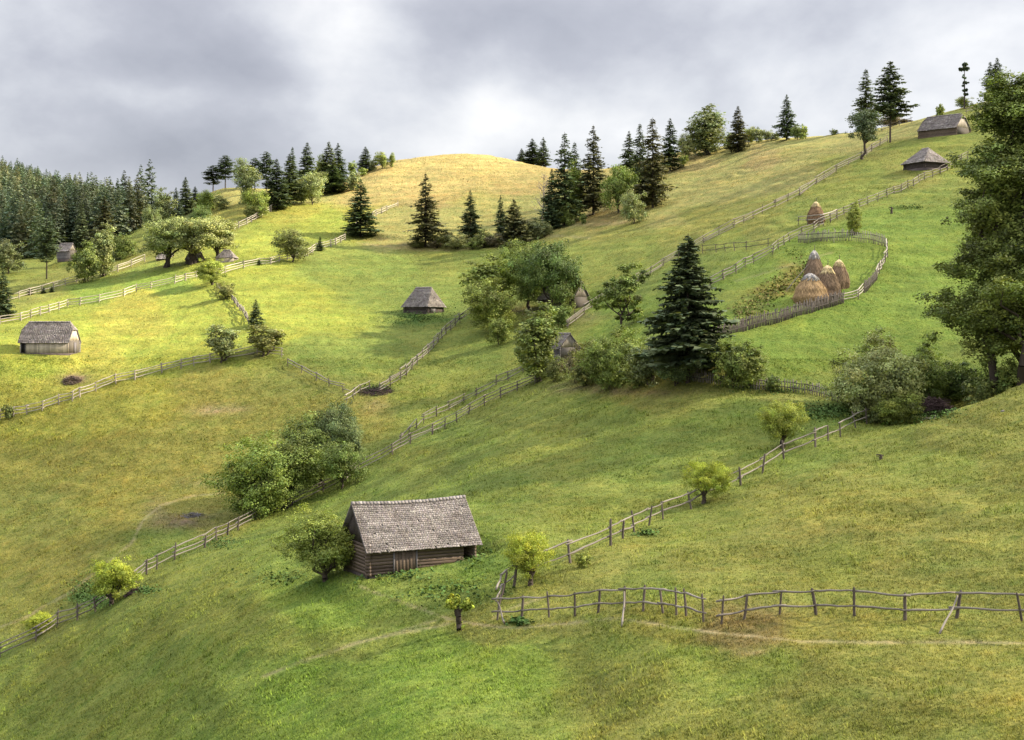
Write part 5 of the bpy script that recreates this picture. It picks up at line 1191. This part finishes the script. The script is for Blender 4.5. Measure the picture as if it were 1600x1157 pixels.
# unseen cloud sheet added right of the view, holes cut where sun should fall
LIT = [[(-60, 300), (-60, 655), (60, 650), (200, 600), (330, 570), (420, 545), (500, 520), (530, 470), (470, 440), (440, 418), (500, 395), (545, 372), (560, 330), (620, 322), (610, 300), (560, 270), (420, 300), (340, 380), (200, 410), (100, 430), (-60, 470)],
       [(480, 300), (540, 262), (600, 250), (700, 236), (800, 242), (862, 262), (860, 285), (800, 300), (700, 305), (620, 305), (560, 318)],
       [(1040, 290), (1040, 240), (1110, 226), (1270, 205), (1330, 205), (1310, 232), (1200, 250), (1120, 275)],
       [(-60, 230), (260, 290), (300, 300), (300, 350), (200, 360), (100, 330), (-60, 300)]]
def inpoly(x, y, poly):
    c = np.zeros(x.shape, bool); n = len(poly); j = n-1
    for i in range(n):
        xi, yi = poly[i]; xj, yj = poly[j]
        c ^= ((yi > y) != (yj > y)) & (x < (xj-xi)*(y-yi)/((yj-yi) or 1e-9)+xi); j = i
    return c
HC = 620.
ys = np.arange(20, 900, 7.); xs = np.arange(-260, 330, 7.)
XG, YG = np.meshgrid(xs, ys, indexing='ij')      # the ground below, seen along the sun's rays
def shade_at(Xg, Yg):
    pxg = 800+F*Xg/Yg; zg = height(Xg, Yg); pyg = HZ-zg/Yg*F
    pyv = pyg+5*fbm(Xg/20, Yg/20, 120, 3); pxv = pxg+26*fbm(Xg/20, Yg/20, 123, 3)
    lit = np.zeros(Xg.shape, bool)
    for p in LIT: lit |= inpoly(pxv, pyv, p)
    return 1-lit.astype(float)
# cloud vertex (x,y,HC) throws its shadow where the ray down the sun direction meets the ground
cx = XG+sd.x/sd.z*HC; cy = YG+sd.y/sd.z*HC
xg, yg = XG.copy(), YG.copy()
for it in range(12):
    zg = height(xg, np.maximum(yg, 25)); zg = np.where(yg < 26, -18, zg)
    xg = .5*xg+.5*(cx-sd.x/sd.z*(HC-zg)); yg = .5*yg+.5*(cy-sd.y/sd.z*(HC-zg))
S = shade_at(xg, np.maximum(yg, 25))
for it in range(2):
    S = (S+np.roll(S, 1, 0)+np.roll(S, -1, 0)+np.roll(S, 1, 1)+np.roll(S, -1, 1))/5
edge = np.minimum.reduce([ramp(XG, -260, -200), 1-ramp(XG, 270, 325), ramp(YG, 20, 21), 1-ramp(YG, 800, 890)])
S = S*(.82+.25*fbm(XG/60, YG/60, 130, 3)).clip(.55, 1)*edge
th = 6+26*S+8*fbm(XG/30, YG/30, 133, 3)*S
top = np.stack([cx, cy, HC+th*.5], -1).reshape(-1, 3); bot = np.stack([cx, cy, HC-th*.5], -1).reshape(-1, 3)
n0, n1 = XG.shape; ix = np.arange(n0*n1).reshape(n0, n1)
keep = (S[:-1, :-1]+S[1:, :-1]+S[1:, 1:]+S[:-1, 1:]) > .02
qt = np.stack([ix[:-1, :-1], ix[1:, :-1], ix[1:, 1:], ix[:-1, 1:]], -1)[keep]
m, nt, N2, L2 = newmat('cloud vapour')
at = _nn(nt, 'ShaderNodeAttribute', {'attribute_name': 'Col'}); tr = nt.nodes.new('ShaderNodeBsdfTransparent'); df = nt.nodes.new('ShaderNodeBsdfTranslucent'); df.inputs[0].default_value = (.5, .5, .53, 1)
mx = nt.nodes.new('ShaderNodeMixShader'); nt.links.new(at.outputs['Fac'], mx.inputs[0]); nt.links.new(tr.outputs[0], mx.inputs[1]); nt.links.new(df.outputs[0], mx.inputs[2])
ou = nt.nodes.new('ShaderNodeOutputMaterial'); nt.links.new(mx.outputs[0], ou.inputs[0])
dn = (1-np.sqrt(1-.76*S.clip(0, 1))).reshape(-1, 1)*np.ones((1, 3))
o = linkmesh('shade_cloud', np_mesh('shade_cloud', np.concatenate([top, bot]), np.concatenate([qt, qt[:, ::-1]+n0*n1]), m, np.concatenate([dn, dn]))); tag(o, kind='stuff')

cam = bpy.data.cameras.new('camera'); co = bpy.data.objects.new('camera', cam); COL.objects.link(co); SC.camera = co
co.rotation_euler = (R(90), 0, 0); cam.sensor_width = 36; cam.lens = 36*F/1600; cam.shift_y = -(578.5-HZ)/1600; cam.clip_start = .5; cam.clip_end = 6000
SC.render.engine = 'CYCLES'; SC.view_settings.view_transform = 'Standard'; SC.view_settings.look = 'None'; SC.view_settings.exposure = 2.06; SC.view_settings.gamma = 1
SC.render.film_transparent = False
SC.cycles.max_bounces = 5; SC.cycles.transparent_max_bounces = 12; SC.cycles.diffuse_bounces = 3; SC.cycles.transmission_bounces = 3; SC.cycles.volume_bounces = 0
SC.cycles.use_denoising = True
